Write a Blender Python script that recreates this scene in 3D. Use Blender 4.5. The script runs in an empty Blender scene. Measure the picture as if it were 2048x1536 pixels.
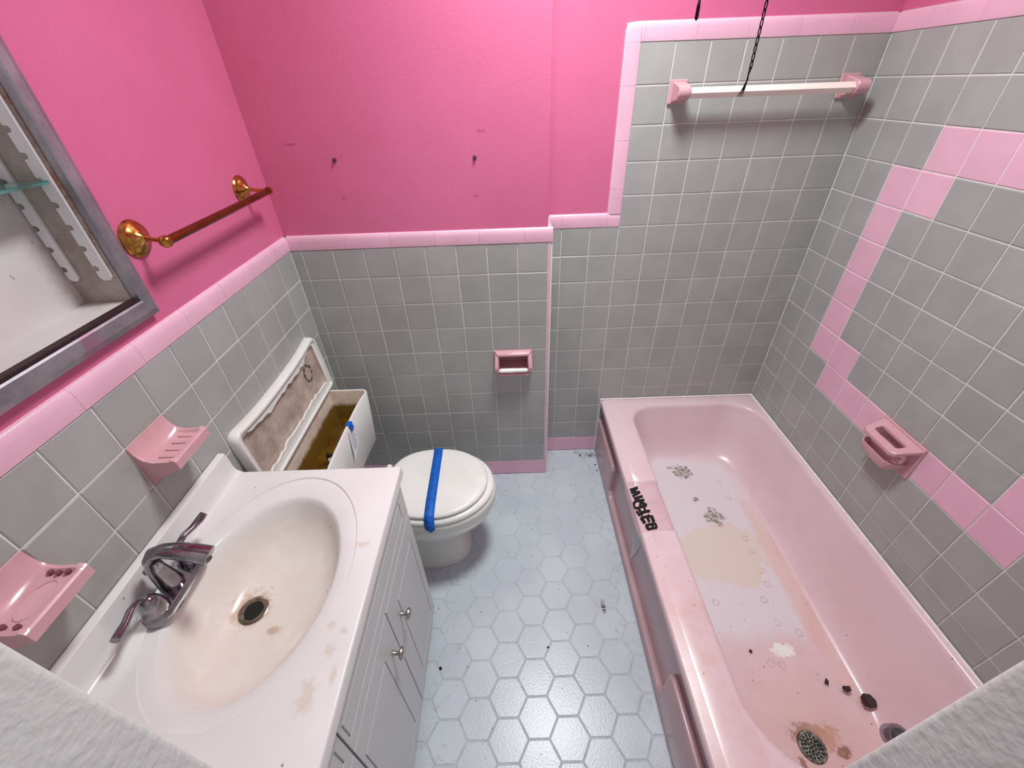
import bpy, bmesh, math, random
from mathutils import Vector, Matrix

random.seed(7)
scene = bpy.context.scene
COL = scene.collection

# ------------------------------------------------------------------ camera
CAM = Vector((-1.1879, -1.6349, 1.6458))
PITCH, YAW, ROLL = map(math.radians, (-35.9419, -0.3682, -2.1156))
_f = Vector((math.sin(YAW) * math.cos(PITCH), math.cos(YAW) * math.cos(PITCH), math.sin(PITCH)))
_r = Vector((math.cos(YAW), -math.sin(YAW), 0))
_u = _r.cross(_f)
_r2 = math.cos(ROLL) * _r + math.sin(ROLL) * _u
_u2 = -math.sin(ROLL) * _r + math.cos(ROLL) * _u
cam_data = bpy.data.cameras.new('camera')
cam_data.sensor_fit = 'HORIZONTAL'
cam_data.sensor_width = 36.0
cam_data.lens = 829.14 / 2048 * 36.0
cam_data.clip_start = 0.01
cam = bpy.data.objects.new('camera', cam_data)
COL.objects.link(cam)
cam.matrix_world = Matrix(((_r2.x, _u2.x, -_f.x, CAM.x), (_r2.y, _u2.y, -_f.y, CAM.y),
                           (_r2.z, _u2.z, -_f.z, CAM.z), (0, 0, 0, 1)))
scene.camera = cam

# ------------------------------------------------------------------ world, light level
world = bpy.data.worlds.new('hall_daylight')
scene.world = world
world.use_nodes = True
world.node_tree.nodes['Background'].inputs[0].default_value = (0.97, 0.99, 1.0, 1)
world.node_tree.nodes['Background'].inputs[1].default_value = 0.38
LAMP_WATTS = 22.0
LAMP_AT = (-0.985, -0.60)
scene.view_settings.view_transform = 'Standard'
scene.view_settings.look = 'None'
scene.view_settings.exposure = 0.0
scene.view_settings.gamma = 1.0
scene.view_settings.use_curve_mapping = False

# ------------------------------------------------------------------ measured layout (metres)
P = 0.1095            # tile pitch
ZB = 0.0945           # top of the pink base tiles
D = -0.159            # tile face of the wall behind the toilet
XL = -1.965           # tile face of the left wall
XE = -1.0503          # right edge of the grey tiles behind the toilet
XC = -1.035           # outer corner of that wall
YF = -1.53            # inner face of the front wall
W1, W0 = 0.1077, 0.1124
ZCAP = ZB + 10 * P    # underside of the low cap
ZTOP = ZB + 15 * P    # underside of the high cap
CAPH = 0.051
CEIL = 2.60
TH = 0.008            # tile thickness
JL, JR = -1.468, -0.877   # door opening


def lin(c):
    return tuple(((v / 255) / 12.92 if v / 255 <= 0.04045 else ((v / 255 + 0.055) / 1.055) ** 2.4) for v in c)


# ------------------------------------------------------------------ materials
class NT:
    """small helper around one material's node tree"""

    def __init__(self, name):
        self.m = bpy.data.materials.new(name)
        self.m.use_nodes = True
        self.t = self.m.node_tree
        self.b = self.t.nodes['Principled BSDF']

    def n(self, kind):
        return self.t.nodes.new(kind)

    def link(self, a, b):
        self.t.links.new(a, b)

    def put(self, sock, v):
        if hasattr(v, 'is_output'):
            self.link(v, sock)
        else:
            if isinstance(v, tuple) and len(v) == 3 and sock.type == 'RGBA':
                v = v + (1,)
            sock.default_value = v

    def math(self, op, a, b=0.0, clamp=False):
        k = self.n('ShaderNodeMath')
        k.operation = op
        k.use_clamp = clamp
        self.put(k.inputs[0], a)
        self.put(k.inputs[1], b)
        return k.outputs[0]

    def pos(self):
        if not hasattr(self, '_pos'):
            self._pos = self.n('ShaderNodeNewGeometry').outputs['Position']
        return self._pos

    def xyz(self):
        if not hasattr(self, '_xyz'):
            k = self.n('ShaderNodeSeparateXYZ')
            self.link(self.pos(), k.inputs[0])
            self._xyz = k.outputs
        return self._xyz

    def noise(self, scale, detail=3.0, rough=0.55, vec=None):
        k = self.n('ShaderNodeTexNoise')
        k.inputs['Scale'].default_value = scale
        k.inputs['Detail'].default_value = detail
        k.inputs['Roughness'].default_value = rough
        self.link(vec if vec is not None else self.pos(), k.inputs['Vector'])
        return k.outputs['Fac']

    def ramp(self, v, a, b, lo=0.0, hi=1.0):
        k = self.n('ShaderNodeMapRange')
        k.interpolation_type = 'SMOOTHSTEP'
        self.put(k.inputs[0], v)
        for i, x in enumerate((a, b, lo, hi)):
            k.inputs[i + 1].default_value = x
        return k.outputs[0]

    def mix(self, fac, a, b):
        k = self.n('ShaderNodeMix')
        k.data_type = 'RGBA'
        self.put(k.inputs[0], fac)
        self.put(k.inputs[6], a)
        self.put(k.inputs[7], b)
        return k.outputs[2]

    def ell(self, cx, cy, ax, ay):
        """elliptic distance in plan: 1 on the outline"""
        x, y = self.xyz()[0], self.xyz()[1]
        u = self.math('DIVIDE', self.math('SUBTRACT', x, cx), ax)
        v = self.math('DIVIDE', self.math('SUBTRACT', y, cy), ay)
        return self.math('SQRT', self.math('ADD', self.math('MULTIPLY', u, u), self.math('MULTIPLY', v, v)))

    def bump(self, h, strength, dist=0.002):
        k = self.n('ShaderNodeBump')
        k.inputs['Strength'].default_value = strength
        k.inputs['Distance'].default_value = dist
        self.link(h, k.inputs['Height'])
        self.link(k.outputs[0], self.b.inputs['Normal'])

    def done(self, col, rough=0.4, metal=0.0, spec=0.5):
        self.put(self.b.inputs['Base Color'], col)
        self.put(self.b.inputs['Roughness'], rough)
        self.b.inputs['Metallic'].default_value = metal
        self.b.inputs['Specular IOR Level'].default_value = spec
        return self.m


def plain(name, rgb, rough=0.45, metal=0.0, var=0.0, vscale=12.0, rand=0.0, bump=0.0, bscale=200.0, spec=0.5, bdist=0.001):
    k = NT(name)
    c = lin(rgb)
    col = c
    if var:
        dark = tuple(v * (1 - var) for v in c)
        lite = tuple(min(1, v * (1 + var)) for v in c)
        col = k.mix(k.ramp(k.noise(vscale), 0.3, 0.7), dark, lite)
    if rand:
        oi = k.n('ShaderNodeObjectInfo')
        f = k.math('ADD', k.math('MULTIPLY', oi.outputs['Random'], 2 * rand), 1 - rand)
        hsv = k.n('ShaderNodeHueSaturation')
        k.put(hsv.inputs['Value'], f)
        k.put(hsv.inputs['Color'], col)
        col = hsv.outputs[0]
    if bump:
        k.bump(k.noise(bscale, 2.0), bump, bdist)
    return k.done(col, rough, metal, spec)


M = {}
M['tile_grey'] = plain('grey_glazed_tile', (164, 165, 163), 0.33, var=0.05, vscale=9, rand=0.04, bump=0.25, bscale=260)
M['tile_pink'] = plain('pink_glazed_tile', (229, 180, 201), 0.28, var=0.04, vscale=9, rand=0.03, bump=0.2, bscale=260)
M['grout'] = plain('white_grout', (222, 222, 219), 0.8, var=0.06, vscale=40)
M['ceramic_pink'] = plain('pink_glazed_ceramic', (209, 161, 169), 0.22, var=0.04, vscale=25)
M['paint_white'] = plain('white_wall_paint', (219, 223, 221), 0.55, var=0.03, vscale=8, bump=0.5, bscale=90, bdist=0.003)
M['ceiling_paint'] = plain('ceiling_paint', (232, 228, 228), 0.7, var=0.02)
M['chrome'] = plain('worn_chrome', (150, 147, 152), 0.13, 1.0, var=0.18, vscale=45)
M['nickel'] = plain('brushed_nickel', (176, 170, 164), 0.3, 1.0)
M['white_plastic'] = plain('white_plastic', (240, 240, 242), 0.35)
M['black'] = plain('black_hole', (8, 8, 8), 0.8)
M['letter'] = plain('black_lettering', (10, 8, 10), 0.85)
M['black_rubber'] = plain('black_rubber', (20, 20, 22), 0.5)
M['grey_tube'] = plain('aged_plastic_tube', (176, 165, 146), 0.5)
M['rust_red'] = plain('rust_red_rubber', (112, 52, 30), 0.6, var=0.3, vscale=60)
M['wood_white'] = plain('cream_painted_bar', (246, 232, 222), 0.4, var=0.03)
M['chain'] = plain('blackened_chain', (36, 30, 40), 0.35, 0.85)
M['cabinet_white'] = plain('white_cabinet_paint', (203, 205, 204), 0.42, var=0.015, vscale=5)
M['toe'] = plain('dark_toe_kick', (120, 118, 120), 0.6)
M['tape'] = plain('blue_painters_tape', (0, 92, 190), 0.55, var=0.2, vscale=50, bump=0.4, bscale=120)
M['paper'] = plain('white_note_paper', (228, 229, 236), 0.7)
M['ink'] = plain('grey_ink', (110, 110, 116), 0.7)
M['flake'] = plain('dark_paint_flake', (46, 20, 24), 0.6, var=0.3, vscale=90)
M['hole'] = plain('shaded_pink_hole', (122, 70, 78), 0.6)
M['crumb'] = plain('dark_crumb', (28, 22, 22), 0.8)
M['caulk'] = plain('white_caulk', (238, 228, 228), 0.5, var=0.08, vscale=60)
M['screw'] = plain('dull_screw', (96, 66, 78), 0.4, 0.6)


def pink_paint():
    k = NT('pink_wall_paint')
    c = k.mix(k.ramp(k.noise(3.0, 4), 0.35, 0.7), lin((205, 104, 142)), lin((211, 110, 149)))
    sc = k.ramp(k.noise(26, 5, 0.7), 0.69, 0.76)
    c = k.mix(k.math('MULTIPLY', sc, 0.10), c, lin((196, 66, 116)))
    px_, py_, pz_ = k.xyz()
    fine = k.noise(120, 4, 0.7)
    front = k.math('MULTIPLY', k.ramp(py_, -0.17, -0.165), k.ramp(py_, -0.12, -0.125))
    for mx, mz, ax, az, cc in ((-1.733, 1.353, 0.013, 0.005, (160, 60, 100)), (-1.294, 1.346, 0.010, 0.005, (150, 46, 90)), (-1.855, 1.513, 0.024, 0.004, (156, 52, 98)), (-1.265, 1.53, 0.02, 0.006, (170, 66, 112)), (-1.63, 1.845, 0.004, 0.012, (120, 34, 70))):
        u = k.math('DIVIDE', k.math('SUBTRACT', px_, mx), ax)
        v = k.math('DIVIDE', k.math('SUBTRACT', pz_, mz), az)
        d = k.math('SQRT', k.math('ADD', k.math('MULTIPLY', u, u), k.math('MULTIPLY', v, v)))
        d = k.math('ADD', d, k.math('MULTIPLY', k.math('SUBTRACT', fine, 0.5), 2.4))
        c = k.mix(k.math('MULTIPLY', k.math('MULTIPLY', k.ramp(d, 1.0, 0.5), front), 0.5), c, lin(cc))
    k.bump(k.noise(170, 3), 0.35, 0.0015)
    return k.done(c, 0.38, 0, 0.45)


M['paint_pink'] = pink_paint()


def hex_mat():
    k = NT('pale_blue_white_floor_tile')
    c = k.mix(k.ramp(k.noise(5, 3), 0.3, 0.7), lin((190, 198, 207)), lin((200, 207, 215)))
    # grime with its own shape: along the cabinet, along the tub and in the far corner
    x, y = k.xyz()[0], k.xyz()[1]
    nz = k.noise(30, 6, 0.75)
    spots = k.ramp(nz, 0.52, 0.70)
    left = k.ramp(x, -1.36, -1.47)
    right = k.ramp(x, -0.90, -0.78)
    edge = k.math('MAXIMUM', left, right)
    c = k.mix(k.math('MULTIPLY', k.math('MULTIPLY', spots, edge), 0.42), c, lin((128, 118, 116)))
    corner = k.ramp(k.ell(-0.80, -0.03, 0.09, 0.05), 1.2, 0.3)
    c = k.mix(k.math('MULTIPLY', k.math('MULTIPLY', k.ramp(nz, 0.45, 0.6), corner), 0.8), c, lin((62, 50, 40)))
    vor = k.n('ShaderNodeTexVoronoi')
    vor.inputs['Scale'].default_value = 22
    k.link(k.pos(), vor.inputs['Vector'])
    c = k.mix(k.ramp(vor.outputs['Distance'], 0.075, 0.045), c, lin((120, 118, 124)))
    smear = k.ramp(k.ell(-0.872, -0.85, 0.008, 0.028), 1.5, 0.4)
    c = k.mix(k.math('MULTIPLY', smear, k.ramp(nz, 0.38, 0.55)), c, lin((92, 72, 48)))
    k.bump(k.noise(150, 2), 0.28, 0.0015)
    oi = k.n('ShaderNodeObjectInfo')
    hsv = k.n('ShaderNodeHueSaturation')
    k.put(hsv.inputs['Value'], k.math('ADD', k.math('MULTIPLY', oi.outputs['Random'], 0.05), 0.97))
    k.put(hsv.inputs['Color'], c)
    return k.done(hsv.outputs[0], 0.3, 0, 0.5)


M['hex'] = hex_mat()
M['floor_grout'] = plain('floor_grout', (190, 194, 200), 0.75, var=0.12, vscale=25)


def tub_mat():
    k = NT('worn_pink_enamel')
    x, y, z = k.xyz()[0], k.xyz()[1], k.xyz()[2]
    pink = lin((224, 196, 203))
    nz = k.noise(18, 6, 0.7)
    fine = k.noise(70, 5, 0.75)
    big = k.noise(6, 4, 0.6)
    c = k.mix(k.ramp(big, 0.3, 0.7), pink, lin((228, 202, 208)))
    # worn, whitened bottom of the basin
    ux = k.math('ABSOLUTE', k.math('DIVIDE', k.math('SUBTRACT', x, -0.375), 0.235))
    uy = k.math('ABSOLUTE', k.math('DIVIDE', k.math('SUBTRACT', y, -0.60), 0.42))
    e = k.math('POWER', k.math('ADD', k.math('POWER', ux, 5.0), k.math('POWER', uy, 5.0)), 0.2)
    e = k.math('ADD', e, k.math('MULTIPLY', k.math('SUBTRACT', big, 0.5), 0.45))
    low = k.ramp(z, 0.14, 0.10)
    worn = k.math('MULTIPLY', k.ramp(e, 1.05, 0.90), low)
    c = k.mix(k.math('MULTIPLY', worn, 0.75), c, lin((226, 219, 225)))
    # beige patch
    e = k.math('ADD', k.ell(-0.37, -0.675, 0.165, 0.135), k.math('ADD', k.math('MULTIPLY', k.math('SUBTRACT', nz, 0.5), 0.9), k.math('MULTIPLY', k.math('SUBTRACT', big, 0.5), 1.4)))
    c = k.mix(k.math('MULTIPLY', k.math('MULTIPLY', k.ramp(e, 1.02, 0.93), low), 0.8), c, lin((226, 207, 195)))
    # grey scuffs where the finish is worn through
    for cx, cy, ax, ay in ((-0.382, -0.262, 0.05, 0.045), (-0.330, -0.520, 0.045, 0.048), (-0.378, -0.425, 0.018, 0.016), (-0.435, -0.235, 0.014, 0.012)):
        e = k.math('ADD', k.ell(cx, cy, ax, ay), k.math('MULTIPLY', k.math('SUBTRACT', fine, 0.5), 2.2))
        c = k.mix(k.math('MULTIPLY', k.ramp(e, 0.95, 0.7), low), c, k.mix(k.ramp(fine, 0.4, 0.6), lin((120, 118, 112)), lin((206, 196, 190))))
    # chalk-white spot
    e = k.math('ADD', k.ell(-0.312, -1.043, 0.040, 0.022), k.math('MULTIPLY', k.math('SUBTRACT', fine, 0.5), 2.0))
    c = k.mix(k.math('MULTIPLY', k.ramp(e, 1.0, 0.85), low), c, lin((246, 245, 243)))
    # brown film towards the drain and along the right-hand crease
    e = k.math('ADD', k.ell(-0.34, -1.27, 0.30, 0.30), k.math('MULTIPLY', k.math('SUBTRACT', nz, 0.5), 1.2))
    c = k.mix(k.math('MULTIPLY', k.math('MULTIPLY', k.ramp(e, 1.1, 0.2), low), 0.42), c, lin((214, 168, 150)))
    e = k.math('ADD', k.ell(-0.165, -0.80, 0.045, 0.50), k.math('MULTIPLY', k.math('SUBTRACT', nz, 0.5), 0.9))
    c = k.mix(k.math('MULTIPLY', k.math('MULTIPLY', k.ramp(e, 1.1, 0.4), low), 0.5), c, lin((226, 178, 158)))
    for cx, cy, ax, ay, cc in ((-0.275, -1.305, 0.028, 0.016, (122, 72, 52)), (-0.405, -1.33, 0.012, 0.02, (150, 100, 80)), (-0.353, -1.262, 0.055, 0.03, (150, 112, 84)), (-0.31, -1.27, 0.05, 0.04, (196, 150, 128))):
        e = k.math('ADD', k.ell(cx, cy, ax, ay), k.math('MULTIPLY', k.math('SUBTRACT', fine, 0.5), 2.6))
        c = k.mix(k.math('MULTIPLY', k.math('MULTIPLY', k.ramp(e, 1.1, 0.5), low), 0.8), c, lin(cc))
    # ring marks left by a bath mat
    for cx, cy in ((-0.245, -0.625), (-0.243, -0.682), (-0.245, -0.765), (-0.25, -0.82), (-0.28, -0.955), (-0.335, -1.085), (-0.37, -1.08), (-0.225, -0.99), (-0.29, -0.875), (-0.47, -0.88), (-0.225, -0.42), (-0.235, -0.33)):
        d = k.ell(cx, cy, 0.010, 0.011)
        ring = k.ramp(k.math('ABSOLUTE', k.math('SUBTRACT', d, 1.0)), 0.24, 0.08)
        c = k.mix(k.math('MULTIPLY', k.math('MULTIPLY', k.math('MULTIPLY', ring, low), k.ramp(fine, 0.36, 0.55)), 0.55), c, lin((168, 128, 128)))
    # grimy reworked piece of the rim
    inx = k.math('MULTIPLY', k.ramp(y, -0.762, -0.756), k.ramp(y, -0.538, -0.544))
    notch = k.math('MULTIPLY', k.math('MULTIPLY', inx, k.ramp(x, -0.622, -0.63)), k.ramp(z, 0.29, 0.31))
    c = k.mix(k.math('MULTIPLY', notch, k.ramp(nz, 0.2, 0.75, 0.25, 0.75)), c, lin((203, 160, 170)))
    # dirt on the near part of the rim
    rimd = k.math('MULTIPLY', k.math('MULTIPLY', k.ramp(y, -0.82, -1.05), k.ramp(x, -0.615, -0.635)), k.ramp(z, 0.32, 0.34))
    c = k.mix(k.math('MULTIPLY', k.math('MULTIPLY', rimd, k.ramp(nz, 0.38, 0.7)), 0.5), c, lin((214, 176, 162)))
    # specks
    vor = k.n('ShaderNodeTexVoronoi')
    vor.inputs['Scale'].default_value = 30
    k.link(k.pos(), vor.inputs['Vector'])
    sp = k.math('MULTIPLY', k.ramp(vor.outputs['Distance'], 0.085, 0.05), k.ramp(y, -0.45, -1.1, 0.25, 1.0))
    top = k.math('MAXIMUM', low, k.ramp(z, 0.33, 0.345))
    c = k.mix(k.math('MULTIPLY', k.math('MULTIPLY', sp, top), 0.8), c, lin((112, 74, 70)))
    rough = k.math('ADD', k.math('MULTIPLY', worn, 0.3), 0.26)
    return k.done(c, rough, 0, 0.5)


M['tub'] = tub_mat()
M['apron'] = plain('pink_enamel_apron_shaded', (186, 154, 160), 0.24, var=0.05, vscale=10)  # same pink enamel as the basin, darkened to put shade into the colour


def vanity_mat():
    k = NT('stained_cultured_marble')
    nz = k.noise(22, 5, 0.65)
    fine = k.noise(80, 5, 0.7)
    z = k.xyz()[2]
    c = k.mix(k.ramp(k.noise(4, 3), 0.3, 0.7), lin((221, 219, 218)), lin((229, 228, 227)))
    bowl = k.math('MULTIPLY', k.ramp(k.ell(-1.735, -1.17, 0.152, 0.215), 1.05, 0.86), k.ramp(z, 0.824, 0.812))
    c = k.mix(k.math('MULTIPLY', bowl, 0.75), c, k.mix(k.ramp(nz, 0.3, 0.7), lin((222, 210, 199)), lin((228, 219, 210))))
    for cx, cy, ax, ay, a in ((-1.80, -1.165, 0.052, 0.05, 0.55), (-1.60, -1.235, 0.02, 0.02, 0.6), (-1.725, -1.215, 0.02, 0.012, 0.5)):
        e = k.math('ADD', k.ell(cx, cy, ax, ay), k.math('MULTIPLY', k.math('SUBTRACT', fine, 0.5), 1.6))
        c = k.mix(k.math('MULTIPLY', k.ramp(e, 1.0, 0.4), a), c, lin((176, 126, 74)))
    for cx, cy, ax, ay in ((-1.538, -1.305, 0.014, 0.012), (-1.52, -1.345, 0.007, 0.022), (-1.555, -1.375, 0.02, 0.03), (-1.525, -1.27, 0.009, 0.007), (-1.537, -1.09, 0.02, 0.01), (-1.552, -1.262, 0.012, 0.01)):
        e = k.math('ADD', k.ell(cx, cy, ax, ay), k.math('MULTIPLY', k.math('SUBTRACT', fine, 0.5), 2.2))
        c = k.mix(k.math('MULTIPLY', k.ramp(e, 1.1, 0.3), 0.4), c, lin((196, 176, 150)))
    vor = k.n('ShaderNodeTexVoronoi')
    vor.inputs['Scale'].default_value = 17
    k.link(k.pos(), vor.inputs['Vector'])
    c = k.mix(k.math('MULTIPLY', k.ramp(vor.outputs['Distance'], 0.045, 0.03), 0.75), c, lin((120, 96, 84)))
    return k.done(c, 0.2, 0, 0.5)


M['marble'] = vanity_mat()


def porcelain():
    k = NT('white_toilet_porcelain')
    c = k.mix(k.ramp(k.noise(6, 3), 0.3, 0.7), lin((226, 226, 222)), lin((234, 234, 231)))
    vor = k.n('ShaderNodeTexVoronoi')
    vor.inputs['Scale'].default_value = 20
    k.link(k.pos(), vor.inputs['Vector'])
    c = k.mix(k.math('MULTIPLY', k.ramp(vor.outputs['Distance'], 0.06, 0.03), 0.5), c, lin((150, 144, 140)))
    return k.done(c, 0.16, 0, 0.5)


M['porcelain'] = porcelain()


def tank_inside():
    k = NT('stained_tank_interior')
    z = k.xyz()[2]
    nz = k.noise(25, 5, 0.7)
    h = k.math('ADD', z, k.math('MULTIPLY', k.math('SUBTRACT', nz, 0.5), 0.03))
    c = k.mix(k.ramp(h, 0.615, 0.59), k.mix(k.ramp(nz, 0.3, 0.7), lin((198, 178, 160)), lin((214, 198, 184))), lin((112, 82, 26)))
    return k.done(c, 0.45)


M['tank_inside'] = tank_inside()


def tank_water():
    k = NT('rusty_tank_water')
    c = k.mix(k.ramp(k.noise(14, 3), 0.3, 0.7), lin((84, 56, 12)), lin((110, 78, 20)))
    return k.done(c, 0.08)


M['water'] = tank_water()


def lid_inside():
    k = NT('unglazed_lid_underside')
    nz = k.noise(16, 5, 0.65)
    c = k.mix(k.ramp(nz, 0.3, 0.7), lin((166, 146, 134)), lin((204, 186, 174)))
    # scorched ring mark near the far end
    y, z = k.xyz()[1], k.xyz()[2]
    u = k.math('DIVIDE', k.math('SUBTRACT', y, -0.346), 0.026)
    v = k.math('DIVIDE', k.math('SUBTRACT', z, 0.792), 0.030)
    d = k.math('SQRT', k.math('ADD', k.math('MULTIPLY', u, u), k.math('MULTIPLY', v, v)))
    fine = k.noise(90, 4, 0.7)
    ring = k.math('MULTIPLY', k.ramp(k.math('ABSOLUTE', k.math('SUBTRACT', d, 1.0)), 0.30, 0.12), k.ramp(fine, 0.42, 0.56))
    c = k.mix(ring, c, lin((34, 28, 30)))
    return k.done(c, 0.6)


M['lid_inside'] = lid_inside()


def steel_frame():
    k = NT('dull_steel_frame')
    nz = k.noise(9, 5, 0.65)
    c = k.mix(k.ramp(nz, 0.3, 0.7), lin((138, 134, 142)), lin((176, 172, 178)))
    c = k.mix(k.ramp(k.noise(7, 3), 0.56, 0.66, 0, 0.6), c, lin((178, 116, 148)))
    c = k.mix(k.ramp(k.noise(48, 4, 0.7), 0.70, 0.74), c, lin((46, 40, 44)))
    return k.done(c, 0.42, 0.75)


M['steel'] = steel_frame()


def cabinet_inside():
    k = NT('worn_white_cabinet_enamel')
    nz = k.noise(20, 5, 0.7)
    y, z = k.xyz()[1], k.xyz()[2]
    c = k.mix(k.ramp(k.noise(5, 3), 0.3, 0.7), lin((208, 200, 200)), lin((222, 216, 216)))
    c = k.mix(k.ramp(k.noise(38, 4, 0.7), 0.68, 0.73, 0, 0.8), c, lin((104, 62, 48)))
    rust = k.math('MULTIPLY', k.ramp(nz, 0.42, 0.62), k.ramp(y, -0.90, -0.83))
    c = k.mix(k.math('MULTIPLY', rust, 0.35), c, lin((160, 120, 88)))
    return k.done(c, 0.45)


M['cab_inside'] = cabinet_inside()


def cabinet_side():
    k = NT('grimy_cabinet_side')
    nz = k.noise(14, 5, 0.7)
    c = k.mix(k.ramp(nz, 0.3, 0.7), lin((150, 138, 130)), lin((186, 176, 170)))
    x = k.xyz()[0]
    c = k.mix(k.math('MULTIPLY', k.ramp(k.noise(30, 5, 0.7), 0.45, 0.62), k.ramp(x, -2.0, -1.975)), c, lin((150, 112, 84)))
    return k.done(c, 0.5)


M['cab_side'] = cabinet_side()


def brass():
    k = NT('tarnished_brass')
    nz = k.noise(60, 5, 0.7)
    c = k.mix(k.ramp(k.noise(18, 3), 0.3, 0.7), lin((170, 122, 58)), lin((200, 154, 82)))
    c = k.mix(k.ramp(nz, 0.66, 0.72), c, lin((46, 24, 12)))
    return k.done(c, 0.2, 1.0)


M['brass'] = brass()
M['brass_bar'] = plain('brown_brass_bar', (124, 72, 34), 0.25, 0.9, var=0.2, vscale=20)


def glass_mat():
    k = NT('green_edge_glass')
    k.done(lin((120, 190, 180)), 0.05)
    k.b.inputs['Transmission Weight'].default_value = 0.85
    k.b.inputs['IOR'].default_value = 1.5
    return k.m


M['glass'] = glass_mat()


def film_mat():
    k = NT('clear_plastic_film')
    k.done(lin((226, 229, 232)), 0.25)
    k.b.inputs['Alpha'].default_value = 0.42
    return k.m


M['film'] = film_mat()


def strainer_mat():
    k = NT('corroded_drain_metal')
    c = k.mix(k.ramp(k.noise(70, 4, 0.7), 0.35, 0.65), lin((70, 68, 58)), lin((150, 150, 138)))
    return k.done(c, 0.3, 0.85)


M['strainer'] = strainer_mat()
M['drain_ring'] = plain('tarnished_drain_ring', (138, 126, 114), 0.3, 0.9, var=0.35, vscale=70)


def lamp_mat():
    k = NT('lit_lamp_lens')
    k.done((1, 1, 1), 0.4)
    k.b.inputs['Emission Color'].default_value = (1.0, 0.97, 0.94, 1)
    k.b.inputs['Emission Strength'].default_value = 6.0
    return k.m


M['lens'] = lamp_mat()

# ------------------------------------------------------------------ geometry helpers
WLOC = {}


class MB:
    """collects shapes (world coordinates) and links them as ONE mesh object"""

    def __init__(self):
        self.v, self.f, self.mi = [], [], []

    def add(self, verts, faces, mi=0):
        o = len(self.v)
        self.v += [tuple(p) for p in verts]
        self.f += [tuple(i + o for i in f) for f in faces]
        self.mi += [mi] * len(faces)
        return self

    def box(self, x0, x1, y0, y1, z0, z1, mi=0):
        x0, x1 = sorted((x0, x1)); y0, y1 = sorted((y0, y1)); z0, z1 = sorted((z0, z1))
        v = [(x, y, z) for z in (z0, z1) for y in (y0, y1) for x in (x0, x1)]
        return self.add(v, [(0, 2, 3, 1), (4, 5, 7, 6), (0, 1, 5, 4), (2, 6, 7, 3), (0, 4, 6, 2), (1, 3, 7, 5)], mi)

    def hexa(self, a, b, mi=0):
        """two quads a, b (4 points each, same order) joined as a solid"""
        return self.add(list(a) + list(b), [(3, 2, 1, 0), (4, 5, 6, 7), (0, 1, 5, 4), (1, 2, 6, 5), (2, 3, 7, 6), (3, 0, 4, 7)], mi)

    def loft(self, loops, cap0=True, cap1=True, mi=0, closed=True):
        n = len(loops[0])
        v = [p for lp in loops for p in lp]
        f = []
        for i in range(len(loops) - 1):
            for j in range(n if closed else n - 1):
                k = (j + 1) % n
                f.append((i * n + j, i * n + k, (i + 1) * n + k, (i + 1) * n + j))
        if cap0:
            f.append(tuple(range(n - 1, -1, -1)))
        if cap1:
            f.append(tuple((len(loops) - 1) * n + j for j in range(n)))
        return self.add(v, f, mi)

    def prism(self, poly, to3, d0, d1, mi=0):
        """polygon (a,b) pairs; to3(a,b,d) gives the point"""
        return self.loft([[to3(a, b, d0) for a, b in poly], [to3(a, b, d1) for a, b in poly]], mi=mi)

    def tube(self, path, rad, n=12, mi=0, cap=True, flat=1.0):
        pts = [Vector(p) for p in path]
        if not isinstance(rad, (list, tuple)):
            rad = [rad] * len(pts)
        t0 = (pts[1] - pts[0]).normalized()
        up = Vector((0, 0, 1)) if abs(t0.z) < 0.9 else Vector((0, 1, 0))
        nrm = (up - t0 * up.dot(t0)).normalized()
        loops = []
        for i, p in enumerate(pts):
            a = pts[max(i - 1, 0)]
            b = pts[min(i + 1, len(pts) - 1)]
            t = (b - a).normalized()
            nrm = (nrm - t * nrm.dot(t)).normalized()
            bi = t.cross(nrm)
            loops.append([p + rad[i] * (flat * math.cos(w) * nrm + math.sin(w) * bi)
                          for w in (2 * math.pi * j / n for j in range(n))])
        return self.loft(loops, cap, cap, mi)

    def lathe(self, o, ax, prof, n=24, mi=0, cap0=True, cap1=True):
        o = Vector(o); ax = Vector(ax).normalized()
        up = Vector((0, 0, 1)) if abs(ax.z) < 0.9 else Vector((1, 0, 0))
        u = ax.cross(up).normalized(); w = ax.cross(u)
        loops = [[o + ax * h + r * (math.cos(t) * u + math.sin(t) * w) for t in (2 * math.pi * j / n for j in range(n))] for r, h in prof]
        return self.loft(loops, cap0, cap1, mi)

    def build(self, name, mats, parent=None, smooth=None, bevel=0.0, seg=2, bang=30):
        off = Vector(WLOC[parent.name]) if parent is not None else Vector((0, 0, 0))
        me = bpy.data.meshes.new(name)
        me.from_pydata([tuple(Vector(p) - off) for p in self.v], [], self.f)
        if not isinstance(mats, (list, tuple)):
            mats = [mats]
        for m in mats:
            me.materials.append(m)
        for p, i in zip(me.polygons, self.mi):
            p.material_index = i
        bm = bmesh.new()
        bm.from_mesh(me)
        bmesh.ops.recalc_face_normals(bm, faces=bm.faces)
        if bevel:
            es = [e for e in bm.edges if len(e.link_faces) == 2 and e.calc_face_angle(0) > math.radians(bang)]
            bmesh.ops.bevel(bm, geom=es, offset=bevel, segments=seg, affect='EDGES', profile=0.5, clamp_overlap=True)
        bm.to_mesh(me)
        bm.free()
        if smooth is not None:
            for p in me.polygons:
                p.use_smooth = True
            me.set_sharp_from_angle(angle=math.radians(smooth))
        ob = bpy.data.objects.new(name, me)
        COL.objects.link(ob)
        WLOC[ob.name] = tuple(off)
        if parent is not None:
            ob.parent = parent
        return ob


def empty(name, loc):
    o = bpy.data.objects.new(name, None)
    o.empty_display_size = 0.05
    COL.objects.link(o)
    o.location = loc
    WLOC[o.name] = tuple(loc)
    return o


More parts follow.
